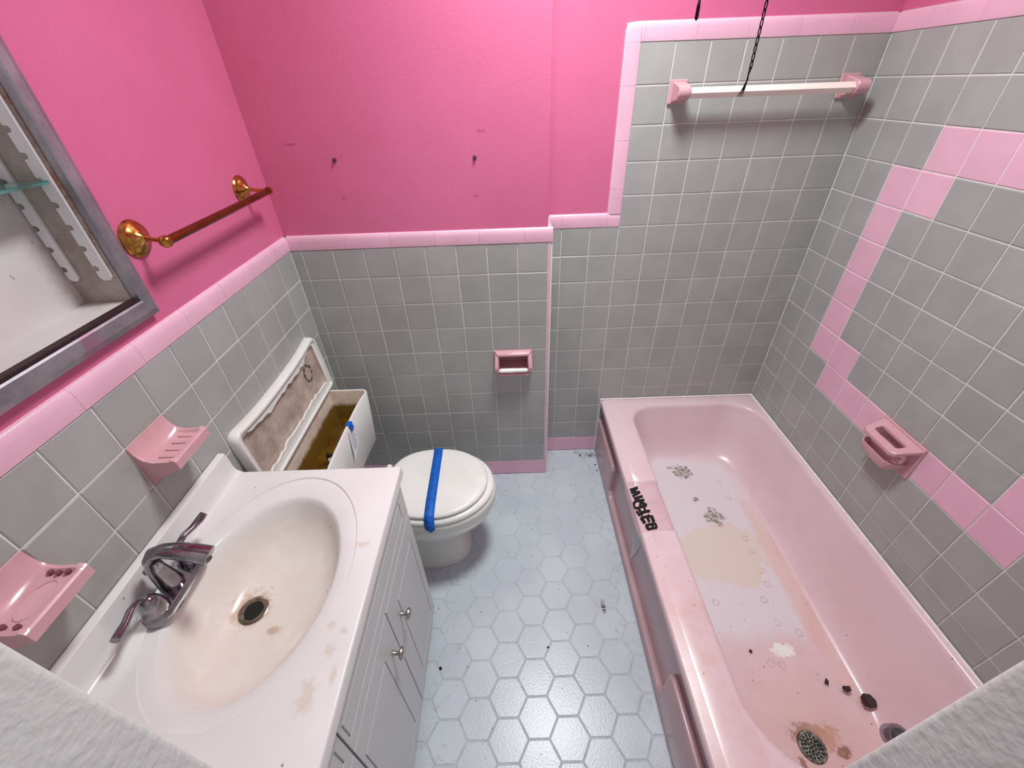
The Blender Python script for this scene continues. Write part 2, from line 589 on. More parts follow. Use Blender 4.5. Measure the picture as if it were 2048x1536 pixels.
def tag(o, label, cat, group=None, kind=None):
    o['label'] = label
    o['category'] = cat
    if group:
        o['group'] = group
    if kind:
        o['kind'] = kind
    return o


def thing(name, loc, label, cat, group=None):
    return tag(empty(name, loc), label, cat, group)


def part_label(o, label):
    o['label'] = label
    return o


def rrect(x0, x1, y0, y1, r, z, n=6, ys=None, xs=None):
    """rounded rectangle loop, counter-clockwise from the right side; r = (x1y1, x0y1, x0y0, x1y0).
    ys = fixed y stations on the left side"""
    if not isinstance(r, (list, tuple)):
        r = (r,) * 4
    pts = []
    cs = ((x1, y1, 0, r[0]), (x0, y1, 90, r[1]), (x0, y0, 180, r[2]), (x1, y0, 270, r[3]))
    for ci, (cx, cy, a0, rr) in enumerate(cs):
        sx = -1 if cx == x1 else 1
        sy = -1 if cy == y1 else 1
        for j in range(n + 1):
            a = math.radians(a0 + 90 * j / n)
            pts.append((cx + sx * rr + rr * math.cos(a), cy + sy * rr + rr * math.sin(a), z))
        if ci == 1 and ys:
            for y in ys:
                pts.append((x0, y, z))
    return pts


# ------------------------------------------------------------------ walls, ceiling, front wall
def slab(name, boxes, mat, label, cat='wall'):
    b = MB()
    for bx in boxes:
        b.box(*bx)
    o = b.build(name, mat)
    return tag(o, label, cat, kind='structure')


PW = 0.009   # the painted plaster lies this far behind the tile faces
# medicine cabinet opening in the left wall
MC_Y0, MC_Y1, MC_Z0, MC_Z1 = -1.235, -0.815, 1.292, 1.84
xw = XL - PW
wall_left = slab('wall_left', [
    (xw - 0.14, xw, YF - 0.12, 0.2, -0.02, MC_Z0), (xw - 0.14, xw, YF - 0.12, 0.2, MC_Z1, CEIL),
    (xw - 0.14, xw, MC_Y1, 0.2, MC_Z0, MC_Z1), (xw - 0.14, xw, YF - 0.12, MC_Y0, MC_Z0, MC_Z1),
    (xw - 0.14, xw - 0.115, MC_Y0, MC_Y1, MC_Z0, MC_Z1)],
    M['paint_pink'], 'pink painted wall above grey tiles on the vanity side')
RC = (-1.248, -1.128, 0.664, 0.736, D + 0.062)      # recess behind the paper holder
wall_back_left = slab('wall_back_left', [
    (xw, -1.052, D + PW, 0.12, -0.02, RC[2]), (xw, -1.052, D + PW, 0.12, RC[3], CEIL), (xw, RC[0], D + PW, 0.12, RC[2], RC[3]),
    (RC[1], -1.052, D + PW, 0.12, RC[2], RC[3]), (RC[0], RC[1], RC[4], 0.12, RC[2], RC[3])], M['paint_pink'],
                      'pink painted wall jutting out behind the toilet, grey tiled below')
wall_back_right = slab('wall_back_right', [(-1.052, 0.12, PW, 0.12, -0.02, CEIL)], M['paint_pink'],
                       'recessed back wall at the end of the bathtub with stepped pink tile edge')
wall_right = slab('wall_right', [(PW, 0.12, YF - 0.12, PW, -0.02, CEIL)], M['paint_pink'],
                  'long grey tiled wall beside the bathtub with pink tile outline')
YB = YF - 0.13
b = MB()
b.box(xw - 0.14, JL, YB, YF, -0.02, CEIL)
b.box(JR, 0.12, YB, YF, -0.02, CEIL)
b.box(JL, JR, YB, YF, 2.05, CEIL)
wall_front = tag(b.build('wall_front', M['paint_white'], bevel=0.006, seg=3, smooth=40), 'white plastered front wall with the doorway edges at both lower corners', 'wall', kind='structure')
ceiling = slab('ceiling', [(xw - 0.14, 0.12, YB, 0.12, CEIL, CEIL + 0.04)], M['ceiling_paint'], 'plain white bathroom ceiling above the frame', 'ceiling')

# ------------------------------------------------------------------ wall tiles
TILE_CACHE = {}


def tile_mesh(w, h, mat, t=TH, bv=0.0022, name='tile'):
    """pillow-edged tile in the local XY plane, front towards +Z, origin at the back centre"""
    key = (round(w, 4), round(h, 4), mat.name, t)
    if key in TILE_CACHE:
        return TILE_CACHE[key]
    a, c = w / 2, h / 2
    v = [(-a, -c, 0), (a, -c, 0), (a, c, 0), (-a, c, 0),
         (-a, -c, t - bv * 0.8), (a, -c, t - bv * 0.8), (a, c, t - bv * 0.8), (-a, c, t - bv * 0.8),
         (-a + bv, -c + bv, t), (a - bv, -c + bv, t), (a - bv, c - bv, t), (-a + bv, c - bv, t)]
    f = [(8, 9, 10, 11)]
    for i in range(4):
        j = (i + 1) % 4
        f += [(i, j, 4 + j, 4 + i), (4 + i, 4 + j, 8 + j, 8 + i)]
    me = bpy.data.meshes.new(name)
    me.from_pydata(v, [], f)
    me.materials.append(mat)
    TILE_CACHE[key] = me
    return me


# frames: (u axis, v axis = z, normal) for a wall plane
FR = {
    'back': (Vector((1, 0, 0)), Vector((0, -1, 0))),
    'right': (Vector((0, 1, 0)), Vector((-1, 0, 0))),
    'left': (Vector((0, 1, 0)), Vector((1, 0, 0))),
    'side': (Vector((0, 1, 0)), Vector((1, 0, 0))),
}
GAP = 0.0028


def put_tile(wall, frame, plane, u0, u1, z0, z1, mat, name='tile'):
    """plane = coordinate of the tile FACE along the wall normal axis"""
    if u1 - u0 < 0.008 or z1 - z0 < 0.008:
        return None
    U, Nn = FR[frame]
    w, h = u1 - u0 - GAP, z1 - z0 - GAP
    me = tile_mesh(w, h, mat, name=name)
    o = bpy.data.objects.new(name, me)
    COL.objects.link(o)
    uc, zc = (u0 + u1) / 2, (z0 + z1) / 2
    j = random.uniform(-0.0004, 0.0004)
    if abs(Nn.y) > 0.5:
        loc = Vector((uc, plane, zc))
    else:
        loc = Vector((plane, uc, zc))
    loc += Nn * (j - TH)
    # local X,Y,Z -> along the wall, up, out of the wall
    Z = Nn
    Y = Vector((0, 0, 1))
    X = Y.cross(Z)
    tl = Matrix.Rotation(random.uniform(-0.002, 0.002), 4, 'Z')
    mw = Matrix(((X.x, Y.x, Z.x, loc.x), (X.y, Y.y, Z.y, loc.y), (X.z, Y.z, Z.z, loc.z), (0, 0, 0, 1))) @ tl
    o.parent = wall
    o.matrix_basis = mw
    return o


def grout(wall, boxes):
    bb = MB()
    for bx in boxes:
        bb.box(*bx)
    return bb.build('grout_bed', M['grout'], wall)


GD = 0.0022   # grout sits this far behind the faces
G, K = M['tile_grey'], M['tile_pink']
rows10 = [(ZB + i * P, ZB + (i + 1) * P) for i in range(10)]

# --- wall behind the toilet
grout(wall_back_left, [(XL - PW, XC, D + GD, D + PW, 0, RC[2]), (XL - PW, XC, D + GD, D + PW, RC[3], ZCAP + CAPH - 0.006), (XL - PW, RC[0], D + GD, D + PW, RC[2], RC[3]), (RC[1], XC, D + GD, D + PW, RC[2], RC[3]), (XC - 0.02, XC - GD, D + 0.01, 0.0, 0, ZCAP + CAPH - 0.006)])
TP = (-1.2693, -1.1070, ZB + 5 * P, ZB + 6 * P)
cols = [(XE - (k + 1) * P, XE - k * P) for k in range(8)] + [(XL, XE - 8 * P)]
for z0, z1 in [(0.0, ZB)] + rows10:
    for u0, u1 in cols:
        m = K if z1 <= ZB + 1e-6 else G
        if abs(z0 - TP[2]) < 1e-4 and u1 > TP[0] - 0.02 and u0 < TP[1]:
            # cut round the paper holder
            if u1 > TP[1] + 0.02:
                put_tile(wall_back_left, 'back', D, TP[1], u1, z0, z1, m)
            elif u0 < TP[0] - 0.02:
                put_tile(wall_back_left, 'back', D, u0, u1, z0, z1, m)
            continue
        put_tile(wall_back_left, 'back', D, u0, u1, z0, z1, m)
for z0, z1 in [(0.0, ZB)] + rows10:   # short return wall beside the corner trim
    put_tile(wall_back_left, 'side', XC, D + 0.052, 0.0 - 0.001, z0, z1, K if z1 <= ZB + 1e-6 else G)

# --- recessed back wall
grout(wall_back_right, [(XC - 0.002, PW, GD, PW, 0, ZCAP), (XC, -7 * P, GD + 0.0004, PW, ZCAP - 0.001, ZCAP + 0.045), (-7 * P - 0.0455, PW, GD, PW, ZCAP + 0.0001, ZTOP + 0.045)])
TUBZ = 0.351
for i in range(-1, 15):
    z0, z1 = (0.0, ZB) if i < 0 else (ZB + i * P, ZB + (i + 1) * P)
    m = K if i < 0 else G
    for k in range(10):
        u1, u0 = -k * P, -(k + 1) * P
        if k == 9:
            u0 = XC
        if i >= 10 and k >= 7:
            continue
        if u0 > -0.757:                     # bathtub stands here
            if z1 < TUBZ + 0.02:
                continue
            put_tile(wall_back_right, 'back', 0, u0, u1, max(z0, TUBZ + 0.002), z1, m)
        else:
            put_tile(wall_back_right, 'back', 0, u0, u1, z0, z1, m)

# --- right wall with the pink outline
grout(wall_right, [(GD, PW, YF, GD + 0.001, 0.2, ZTOP + 0.045)])
edges = [0.0] + [-(W0 + k * P) for k in range(13)] + [YF]
RS = (-0.800, -0.638, ZB + 5 * P, ZB + 6 * P)     # soap holder


def is_pink(i, c):
    if i == 5 or i == 12:
        return 3 <= c <= 9 + (0 if i == 5 else 0)
    if i in (6, 11):
        return c in (2, 3, 9, 10)
    if 7 <= i <= 10:
        return c in (2, 10)
    return False


for i in range(2, 15):
    z0, z1 = ZB + i * P, ZB + (i + 1) * P
    z0 = max(z0, TUBZ + 0.002)
    for c in range(len(edges) - 1):
        u1, u0 = edges[c], edges[c + 1]
        if u1 - u0 < 0.012:
            continue
        m = K if is_pink(i, c) else G
        if i == 5 and u1 > RS[0] and u0 < RS[1]:
            if u1 > RS[1] + 0.01:
                put_tile(wall_right, 'right', 0, RS[1], u1, z0, z1, m)
            if u0 < RS[0] - 0.01:
                put_tile(wall_right, 'right', 0, u0, RS[0], z0, z1, m)
            continue
        put_tile(wall_right, 'right', 0, u0, u1, z0, z1, m)

# --- left wall
grout(wall_left, [(XL - PW, XL - GD, YF, D + PW, 0, ZCAP + CAPH - 0.006)])
ledges = [D, D - W1] + [D - W1 - (k + 1) * P for k in range(12)]
ledges = [e for e in ledges if e > YF + 0.02] + [YF]
dish_col = {6: 7, 9: 10}
for i in range(-1, 10):
    z0, z1 = (0.0, ZB) if i < 0 else (ZB + i * P, ZB + (i + 1) * P)
    for c in range(len(ledges) - 1):
        u1, u0 = ledges[c], ledges[c + 1]
        if u1 < -0.90 and z1 < 0.80:        # behind the vanity
            continue
        if i == 8 and c in (7, 10):         # the soap dish and the tumbler holder take these places
            continue
        put_tile(wall_left, 'left', XL, u0, u1, z0, z1, K if i < 0 else G)

# ------------------------------------------------------------------ bullnose cap tiles
CPROF = [(0.0, 0.0), (0.0092, 0.0), (0.0094, 0.0008), (0.0094, 0.030), (0.0088, 0.036), (0.0072, 0.0415), (0.0048, 0.0458), (0.0018, 0.0485), (-0.002, 0.0492), (-0.002, 0.0)]


def cap_piece(wall, frame, plane, a0, a1, base, flip=False, vertical=False, vsign=1, name='cap_tile'):
    """bullnose piece; horizontal runs along the wall at height base; vertical runs along z at u=base"""
    U, Nn = FR[frame]
    bb = MB()
    g = 0.0003
    loops = []
    for a in (a0 + g, a1 - g):
        lp = []
        for d, h in CPROF[:-1]:
            if vertical:
                u, z = base + vsign * h, a
            else:
                u, z = a, base + h
            if abs(Nn.y) > 0.5:
                p = Vector((u, plane, z))
            else:
                p = Vector((plane, u, z))
            lp.append(p + Nn * (d - TH))
        loops.append(lp)
    bb.loft(loops)
    return bb.build(name, K, wall, smooth=35)


def run(wall, frame, plane, a0, a1, base, joints, **kw):
    js = sorted([a0] + [j for j in joints if a0 + 0.01 < j < a1 - 0.01] + [a1])
    for s, e in zip(js[:-1], js[1:]):
        cap_piece(wall, frame, plane, s, e, base, **kw)


run(wall_back_left, 'back', D, XL, XC, ZCAP, [-1.135 - 0.157 * k for k in range(6)])
run(wall_left, 'left', XL, YF, D, ZCAP, [D - 0.10 - 0.157 * k for k in range(10)])
run(wall_back_right, 'back', 0, XC, -7 * P, ZCAP, [-0.985, -0.8155])
run(wall_back_right, 'back', 0, -7 * P - 0.001, 0, ZTOP, [-0.128 - 0.157 * k for k in range(5)])
run(wall_right, 'right', 0, YF, 0, ZTOP, [-0.13 - 0.157 * k for k in range(10)])
run(wall_back_right, 'back', 0, ZCAP + 0.046, ZTOP, -7 * P, [1.6275, 1.4745, 1.322], vertical=True, vsign=-1)
# the square inner corner and the rounded outer corner of the stepped edge
bb = MB()
cx, cz = -7 * P, ZTOP
prof = [(0.0008, 0.0006), (0.030, 0.0094), (0.036, 0.0088), (0.0415, 0.0072), (0.0458, 0.0048), (0.0485, 0.0018), (0.0492, -0.008)]
NA = 8
rings = []
for r, d in [(0.0005, 0.0094), (0.030, 0.0094), (0.036, 0.0088), (0.0415, 0.0072), (0.0458, 0.0048), (0.0485, 0.0018), (0.0492, -0.002)]:
    ring = []
    for j in range(NA + 1):
        a = math.radians(90 + 90 * j / NA)
        # squared-off quarter
        k = min(1 / max(abs(math.cos(a)), 1e-6), 1 / max(abs(math.sin(a)), 1e-6))
        k = 1 + (min(k, 1.25) - 1) * 0.8
        ring.append(Vector((cx + r * k * math.cos(a), TH - d, cz + r * k * math.sin(a))))
    rings.append(ring)
bb.loft(rings, False, False, closed=False)
bb.build('cap_tile', K, wall_back_right, smooth=45)
# slim corner trim where the wall behind the toilet turns
zs = [0.0, 0.105, 0.25, 0.402, 0.555, 0.708, 0.861, 1.014, ZCAP]
for s, e in zip(zs[:-1], zs[1:]):
    bb = MB()
    pr = []
    R_ = 0.0125
    for j in range(7):
        a = math.radians(90 * j / 6)
        pr.append((XC - R_ + R_ * math.sin(a), D + R_ - R_ * math.cos(a)))
    pr = [(XE + 0.001, D)] + pr + [(XC, D + 0.05), (XC - 0.012, D + 0.05), (XC - 0.012, D + 0.012), (XE + 0.001, D + 0.012)]
    bb.loft([[(x, y, s + 0.0008) for x, y in pr], [(x, y, e - 0.0008) for x, y in pr]])
    bb.build('corner_trim', K, wall_back_left, smooth=35)
# cap over that return
bb = MB()
lo = []
for y in (D + 0.009, -0.0005):
    lo.append([(XC - TH + d, y, ZCAP + h) for d, h in CPROF[:-1]])
bb.loft(lo)
bb.build('cap_tile', K, wall_back_left, smooth=35)

# ------------------------------------------------------------------ floor
b = MB()
b.box(xw, PW, YB, PW, -0.03, -0.0016)
floor = tag(b.build('floor', M['floor_grout']), 'pale blue-white hexagon tile floor between vanity and bathtub', 'floor', kind='structure')


def clip(poly, nx, ny, c):
    """keep nx*x+ny*y <= c"""
    out = []
    for i in range(len(poly)):
        a, bq = poly[i], poly[(i + 1) % len(poly)]
        da, db = nx * a[0] + ny * a[1] - c, nx * bq[0] + ny * bq[1] - c
        if da <= 0:
            out.append(a)
        if (da < 0 < db) or (db < 0 < da):
            t = da / (da - db)
            out.append((a[0] + t * (bq[0] - a[0]), a[1] + t * (bq[1] - a[1])))
    return out


HP = 0.1106                       # pitch across the flats
HS = HP / math.sqrt(3)            # side
HX0, HY0 = -1.1465, -1.0765
HEXME = {}


def hex_tile(poly, cx, cy, full):
    if full and 'm' in HEXME:
        me = HEXME['m']
    else:
        n = len(poly)
        q = [(x - cx, y - cy) for x, y in poly]
        mx = sum(p[0] for p in q) / n
        my = sum(p[1] for p in q) / n
        rad = max(math.hypot(x - mx, y - my) for x, y in q)
        s1 = 1 - 0.0026 / rad
        v = [(x, y, -0.006) for x, y in q] + [(x, y, -0.0018) for x, y in q] + [(mx + (x - mx) * s1, my + (y - my) * s1, 0.0) for x, y in q]
        f = [tuple(range(2 * n, 3 * n))]
        for i in range(n):
            j = (i + 1) % n
            f += [(i, j, n + j, n + i), (n + i, n + j, 2 * n + j, 2 * n + i)]
        me = bpy.data.meshes.new('tile')
        me.from_pydata(v, [], f)
        me.materials.append(M['hex'])
        if full:
            HEXME['m'] = me
    o = bpy.data.objects.new('tile', me)
    COL.objects.link(o)
    o.parent = floor
    o.location = (cx, cy, random.uniform(-0.0003, 0.0003))
    return o


for ci in range(-10, 7):
    for cj in range(-8, 13):
        cx = HX0 + ci * 1.5 * HS
        cy = HY0 + cj * HP + (HP / 2 if ci % 2 else 0)
        if cx < -1.99 or cx > -0.66 or cy > 0.07 or cy < YB - 0.07:
            continue
        if cx < -1.57 and cy < -0.93:        # under the vanity
            continue
        r = HS - 0.0019
        poly = [(cx + r * math.cos(math.radians(60 * a)), cy + r * math.sin(math.radians(60 * a))) for a in range(6)]
        full = poly
        poly = clip(poly, 1, 0, -0.7615)
        poly = clip(poly, -1, 0, -XL)
        if cx < XC:
            poly = clip(poly, 0, 1, D - 0.001) if poly else poly
        else:
            poly = clip(poly, 0, 1, -0.001) if poly else poly
            if cy > D and poly:
                poly = clip(poly, -1, 0, -XC)
        poly = clip(poly, 0, -1, -(YB + 0.001)) if poly else poly
        if cy < YF + 0.01 and poly:
            poly = clip(poly, -1, 0, -(JL + 0.001))
            poly = clip(poly, 1, 0, JR - 0.001) if poly else poly
        if len(poly) < 3:
            continue
        area = abs(sum(poly[i][0] * poly[(i + 1) % len(poly)][1] - poly[(i + 1) % len(poly)][0] * poly[i][1] for i in range(len(poly)))) / 2
        if area < 0.00012:
            continue
        hex_tile(poly, cx, cy, poly == full)

# ------------------------------------------------------------------ ceiling lamp and pull chains
lamp = thing('ceiling_light', (LAMP_AT[0], LAMP_AT[1], CEIL), 'round flush white ceiling light in the middle of the room', 'ceiling light')
b = MB().lathe((LAMP_AT[0], LAMP_AT[1], CEIL), (0, 0, -1), [(0.21, 0), (0.215, 0.012), (0.212, 0.03), (0.195, 0.034)], 32)
b.build('base', M['white_plastic'], lamp, smooth=40)
b = MB().lathe((LAMP_AT[0], LAMP_AT[1], CEIL), (0, 0, -1), [(0.194, 0.0345), (0.18, 0.042), (0.10, 0.048), (0.01, 0.050)], 32)
b.build('lens', M['lens'], lamp, smooth=60)
ld = bpy.data.lights.new('lamp_glow', 'AREA')
ld.shape = 'DISK'
ld.size = 0.38
ld.energy = LAMP_WATTS
ld.spread = math.radians(146)
ld.color = (0.93, 1.0, 0.985)
lo_ = bpy.data.objects.new('lamp_glow', ld)
COL.objects.link(lo_)
lo_.parent = lamp
lo_.location = (0, 0, -0.056)

LINK = bpy.data.meshes.new('chain_link')


def make_link():
    a, c, r = 0.0023, 0.0062, 0.0010
    NU, NV = 12, 5
    v, f = [], []
    for i in range(NU):
        t = 2 * math.pi * i / NU
        px, pz = a * math.cos(t), (c if math.sin(t) >= 0 else -c) * abs(math.sin(t)) ** 0.75 + 0
        nx, nz = math.cos(t), math.sin(t)
        for j in range(NV):
            s = 2 * math.pi * j / NV
            v.append((px + r * math.cos(s) * nx, r * math.sin(s), pz + r * math.cos(s) * nz))
    for i in range(NU):
        for j in range(NV):
            f.append((i * NV + j, ((i + 1) % NU) * NV + j, ((i + 1) % NU) * NV + (j + 1) % NV, i * NV + (j + 1) % NV))
    LINK.from_pydata(v, [], f)
    LINK.materials.append(M['chain'])
    for p in LINK.polygons:
        p.use_smooth = True


make_link()


def chain(x, y, z0, z1, label, tail):
    t = thing('pull_chain', (x, y, z0), label, 'chain', 'black pull chains hanging from the ceiling light')
    n = int((z1 - z0) / 0.0104)
    for i in range(n):
        o = bpy.data.objects.new('link', LINK)
        COL.objects.link(o)
        o.parent = t
        o.location = (0, 0, 0.006 + i * 0.0104)
        o.rotation_euler = (0, 0, (0.3 if i % 2 else 0.3 + math.pi / 2))
    if tail:
        bb = MB()
        bb.tube([(x, y, z0 + 0.004), (x - 0.001, y, z0 - 0.008), (x - 0.0005, y, z0 - 0.014)], [0.0022, 0.0012, 0.0016], 8)
        for dx, dy in ((-0.006, 0.001), (-0.003, -0.002), (-0.0015, 0.002), (0.001, 0), (-0.0045, 0.003)):
            bb.tube([(x - 0.0005, y, z0 - 0.013), (x - 0.002 + dx * 0.5, y + dy * 0.5, z0 - 0.026), (x - 0.004 + dx, y + dy, z0 - 0.036)], [0.001, 0.0009, 0.0005], 5)
        bb.build('frayed_end', M['chain'], t)
    else:
        MB().lathe((x, y, z0), (0, 0, 1), [(0.0008, -0.002), (0.003, 0.001), (0.003, 0.016), (0.001, 0.019)], 10).build('end_cap', M['chain'], t, smooth=50)
    # the arm of the lamp it hangs from
    b2 = MB().tube([(x, y, z1), (x - 0.02, y + (0.004 if tail else -0.004), CEIL - 0.020), (-0.86 if tail else -0.90, y + 0.045 if tail else y + 0.03, CEIL - 0.02)], 0.004, 8)
    b2.build('hook', M['chain'], t, smooth=60)


TT = 0.70
chain(-0.784, -0.788, 1.652, CEIL - 0.03, 'long black pull chain with frayed end hanging before the white towel bar', True)
chain(-0.860, -0.711, 1.724, CEIL - 0.03, 'short black pull chain, its end just inside the top of the picture', False)

# ------------------------------------------------------------------ bathtub
tub = thing('bathtub', (-0.378, -0.762, 0.0), 'worn pink enamel bathtub with patched rim and stained white bottom', 'bathtub')
TX0, TX1, TY0, TY1 = -0.757, -0.002, -1.527, -0.002
RIM = 0.351
ys = [-0.34, -0.43, -0.535, -0.543, -0.552, -0.62, -0.68, -0.745, -0.754, -0.762, -0.85, -0.95, -1.02, -1.09, -1.15]


def fr(x0, x1, y0, y1, r, z, dip=True):
    lp = rrect(x0, x1, y0, y1, r, z, n=8, ys=ys)
    out = []
    for (x, y, zz) in lp:
        if dip and x < -0.55 and -0.757 < y < -0.540 and zz > 0.30:
            zz -= 0.010
            if x < -0.7540:
                zz -= 0.010
        out.append((x, y, zz))
    return out


OP = (-0.634, -0.022, -1.425, -0.066)     # opening
OR = (0.15, 0.115, 0.19, 0.15)
loops = [fr(TX0 + 0.012, TX1, TY0, TY1, 0.004, 0.305, False),
         fr(TX0 + 0.001, TX1, TY0, TY1, 0.006, 0.318),
         fr(TX0, TX1, TY0, TY1, 0.007, 0.338),
         fr(TX0 + 0.0015, TX1 - 0.001, TY0 + 0.001, TY1 - 0.001, 0.009, 0.3435),
         fr(TX0 + 0.0045, TX1 - 0.003, TY0 + 0.004, TY1 - 0.004, 0.012, 0.3465),
         fr(TX0 + 0.0085, TX1 - 0.0036, TY0 + 0.005, TY1 - 0.005, 0.013, 0.3472),
         fr(TX0 + 0.031, TX1 - 0.0046, TY0 + 0.009, TY1 - 0.009, 0.018, 0.3500),
         fr(TX0 + 0.034, TX1 - 0.005, TY0 + 0.010, TY1 - 0.010, 0.02, RIM - 0.0005),
         fr(TX0 + 0.039, TX1 - 0.006, TY0 + 0.012, TY1 - 0.012, 0.025, RIM + 0.0012)]


def inset(d, z, k=0.0):
    return fr(OP[0] + d + 0.9 * k, OP[1] - d - 1.1 * k, OP[2] + d + 0.9 * k, OP[3] - d - 0.9 * k,
              tuple(max(r - d * 0.4, 0.05) for r in OR), z)


loops += [inset(-0.022, RIM + 0.0012), inset(-0.010, RIM + 0.001), inset(-0.002, RIM - 0.001), inset(0.003, RIM - 0.006), inset(0.007, RIM - 0.016),
          inset(0.010, RIM - 0.035)]
FL = (-0.565, -0.138, -1.335, -0.185)       # flat bottom
WALLT = (OP[0] + 0.012, OP[1] - 0.014, OP[2] + 0.012, OP[3] - 0.012)
FRD = (0.13, 0.13, 0.16, 0.13)


def between(t, z):
    a, c = WALLT, FL
    return fr(*(a[i] + (c[i] - a[i]) * t for i in range(4)), tuple(OR[i] + (FRD[i] - OR[i]) * t for i in range(4)), z)


def floor_z(y):
    return 0.060 + 0.030 * max(0, min(1, (y + 1.30) / 1.10))


for t, z in ((0.12, 0.27), (0.26, 0.21), (0.42, 0.155), (0.60, 0.113), (0.78, 0.088), (0.92, 0.078), (1.03, 0.0745)):
    loops.append([(x, y, zz + (floor_z(y) - 0.0745) * min(1, t * 1.0)) for x, y, zz in between(t, z)])
for s in (0.75, 0.45, 0.15):
    cxm, cym = (FL[0] + FL[1]) / 2, (FL[2] + FL[3]) / 2
    loops.append([(cxm + (x - cxm) * s, cym + (y - cym) * s, floor_z(cym + (y - cym) * s) - 0.001) for x, y, zz in between(1.0, 0.07)])
b = MB()
b.loft(loops, False, True)
shell = b.build('basin', M['tub'], tub, smooth=50)
# apron: set-back face and the thicker lower panel with its stepped top edge
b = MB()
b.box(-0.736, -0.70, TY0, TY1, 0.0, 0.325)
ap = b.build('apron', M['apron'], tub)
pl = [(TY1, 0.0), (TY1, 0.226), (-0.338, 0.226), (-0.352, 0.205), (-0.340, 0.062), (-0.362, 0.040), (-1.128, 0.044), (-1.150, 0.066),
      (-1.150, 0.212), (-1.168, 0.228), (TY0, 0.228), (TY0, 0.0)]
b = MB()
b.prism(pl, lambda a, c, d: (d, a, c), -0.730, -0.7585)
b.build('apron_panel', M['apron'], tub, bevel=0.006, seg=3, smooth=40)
# caulk bead along the walls
b = MB()
b.tube([(-0.757, -0.006, RIM + 0.001), (-0.4, -0.006, RIM + 0.001), (-0.007, -0.006, RIM + 0.001)], 0.0045, 8)
b.tube([(-0.0065, -0.006, RIM + 0.001), (-0.0065, -0.8, RIM + 0.001), (-0.0065, YF + 0.006, RIM + 0.001)], 0.0055, 8)
b.tube([(-0.757, -0.005, RIM), (-0.758, -0.005, 0.2), (-0.758, -0.005, 0.002)], 0.004, 8)
part_label(b.build('caulk_bead', M['caulk'], tub, smooth=60), 'rough white caulk line along the tiles')
LET = [[(-0.7477, -0.5714), (-0.7149, -0.5639), (-0.7141, -0.5533), (-0.747, -0.5609)], [(-0.717, -0.5541), (-0.7474, -0.5742), (-0.7443, -0.5854), (-0.714, -0.5655)], [(-0.7476, -0.5864), (-0.7137, -0.5894), (-0.7099, -0.5764), (-0.744, -0.5732)], [(-0.7124, -0.5769), (-0.7455, -0.5921), (-0.7442, -0.604), (-0.7112, -0.589)], [(-0.743, -0.6168), (-0.7075, -0.6097), (-0.7061, -0.5963), (-0.7418, -0.6034)], [(-0.749, -0.6615), (-0.7035, -0.6519), (-0.7023, -0.6398), (-0.7481, -0.6496)], [(-0.7427, -0.6527), (-0.7458, -0.6386), (-0.7562, -0.6445), (-0.753, -0.6585)], [(-0.7468, -0.6441), (-0.741, -0.6278), (-0.7508, -0.6259), (-0.7565, -0.6423)], [(-0.7458, -0.6339), (-0.7338, -0.6269), (-0.7362, -0.6159), (-0.7483, -0.623)], [(-0.7388, -0.6284), (-0.7234, -0.6265), (-0.7214, -0.614), (-0.737, -0.6159)], [(-0.7303, -0.6238), (-0.7266, -0.6381), (-0.7149, -0.6309), (-0.7185, -0.6165)], [(-0.7257, -0.6305), (-0.7332, -0.6434), (-0.7251, -0.648), (-0.7176, -0.6351)], [(-0.7269, -0.6289), (-0.7063, -0.6272), (-0.7039, -0.6146), (-0.7246, -0.6163)], [(-0.7252, -0.637), (-0.7074, -0.6508), (-0.6993, -0.6393), (-0.7172, -0.6253)], [(-0.7517, -0.6684), (-0.7449, -0.6919), (-0.7365, -0.6867), (-0.7433, -0.6631)], [(-0.7412, -0.662), (-0.736, -0.69), (-0.7258, -0.6847), (-0.7309, -0.6566)], [(-0.7396, -0.6827), (-0.7014, -0.6786), (-0.699, -0.6651), (-0.7374, -0.6693)], [(-0.7211, -0.6549), (-0.7173, -0.6775), (-0.709, -0.6732), (-0.7127, -0.6505)], [(-0.7074, -0.6664), (-0.7087, -0.6782), (-0.6987, -0.6764), (-0.6973, -0.6644)], [(-0.7443, -0.6993), (-0.7364, -0.7256), (-0.7248, -0.7184), (-0.7325, -0.6919)], [(-0.7405, -0.702), (-0.7001, -0.7004), (-0.6975, -0.6891), (-0.7381, -0.6907)], [(-0.7058, -0.6948), (-0.7046, -0.7224), (-0.6921, -0.7178), (-0.6931, -0.69)], [(-0.7214, -0.6994), (-0.7198, -0.7217), (-0.7089, -0.7174), (-0.7104, -0.6951)], [(-0.7133, -0.6869), (-0.7135, -0.6971), (-0.7058, -0.6948), (-0.7056, -0.6846)], [(-0.7327, -0.7367), (-0.6947, -0.7321), (-0.6927, -0.7206), (-0.7309, -0.7252)], [(-0.7282, -0.7527), (-0.6945, -0.7485), (-0.6927, -0.7379), (-0.7266, -0.7421)], [(-0.7343, -0.733), (-0.7309, -0.7509), (-0.7204, -0.7456), (-0.7237, -0.7276)], [(-0.7119, -0.7298), (-0.7136, -0.7468), (-0.7045, -0.745), (-0.7028, -0.7279)], [(-0.6994, -0.727), (-0.6997, -0.7456), (-0.6906, -0.7428), (-0.6902, -0.7242)]]
b = MB()
RZ = [(-0.7560, 0.3300), (-0.7525, 0.3365), (-0.7485, 0.3372), (-0.726, 0.3400), (-0.723, 0.3405), (-0.718, 0.3422), (-0.60, 0.3422)]


def rim_z(x):
    for (xa, za), (xb_, zb2) in zip(RZ[:-1], RZ[1:]):
        if x <= xb_:
            t = max(0, (x - xa) / (xb_ - xa))
            return za + (zb2 - za) * t
    return RZ[-1][1]


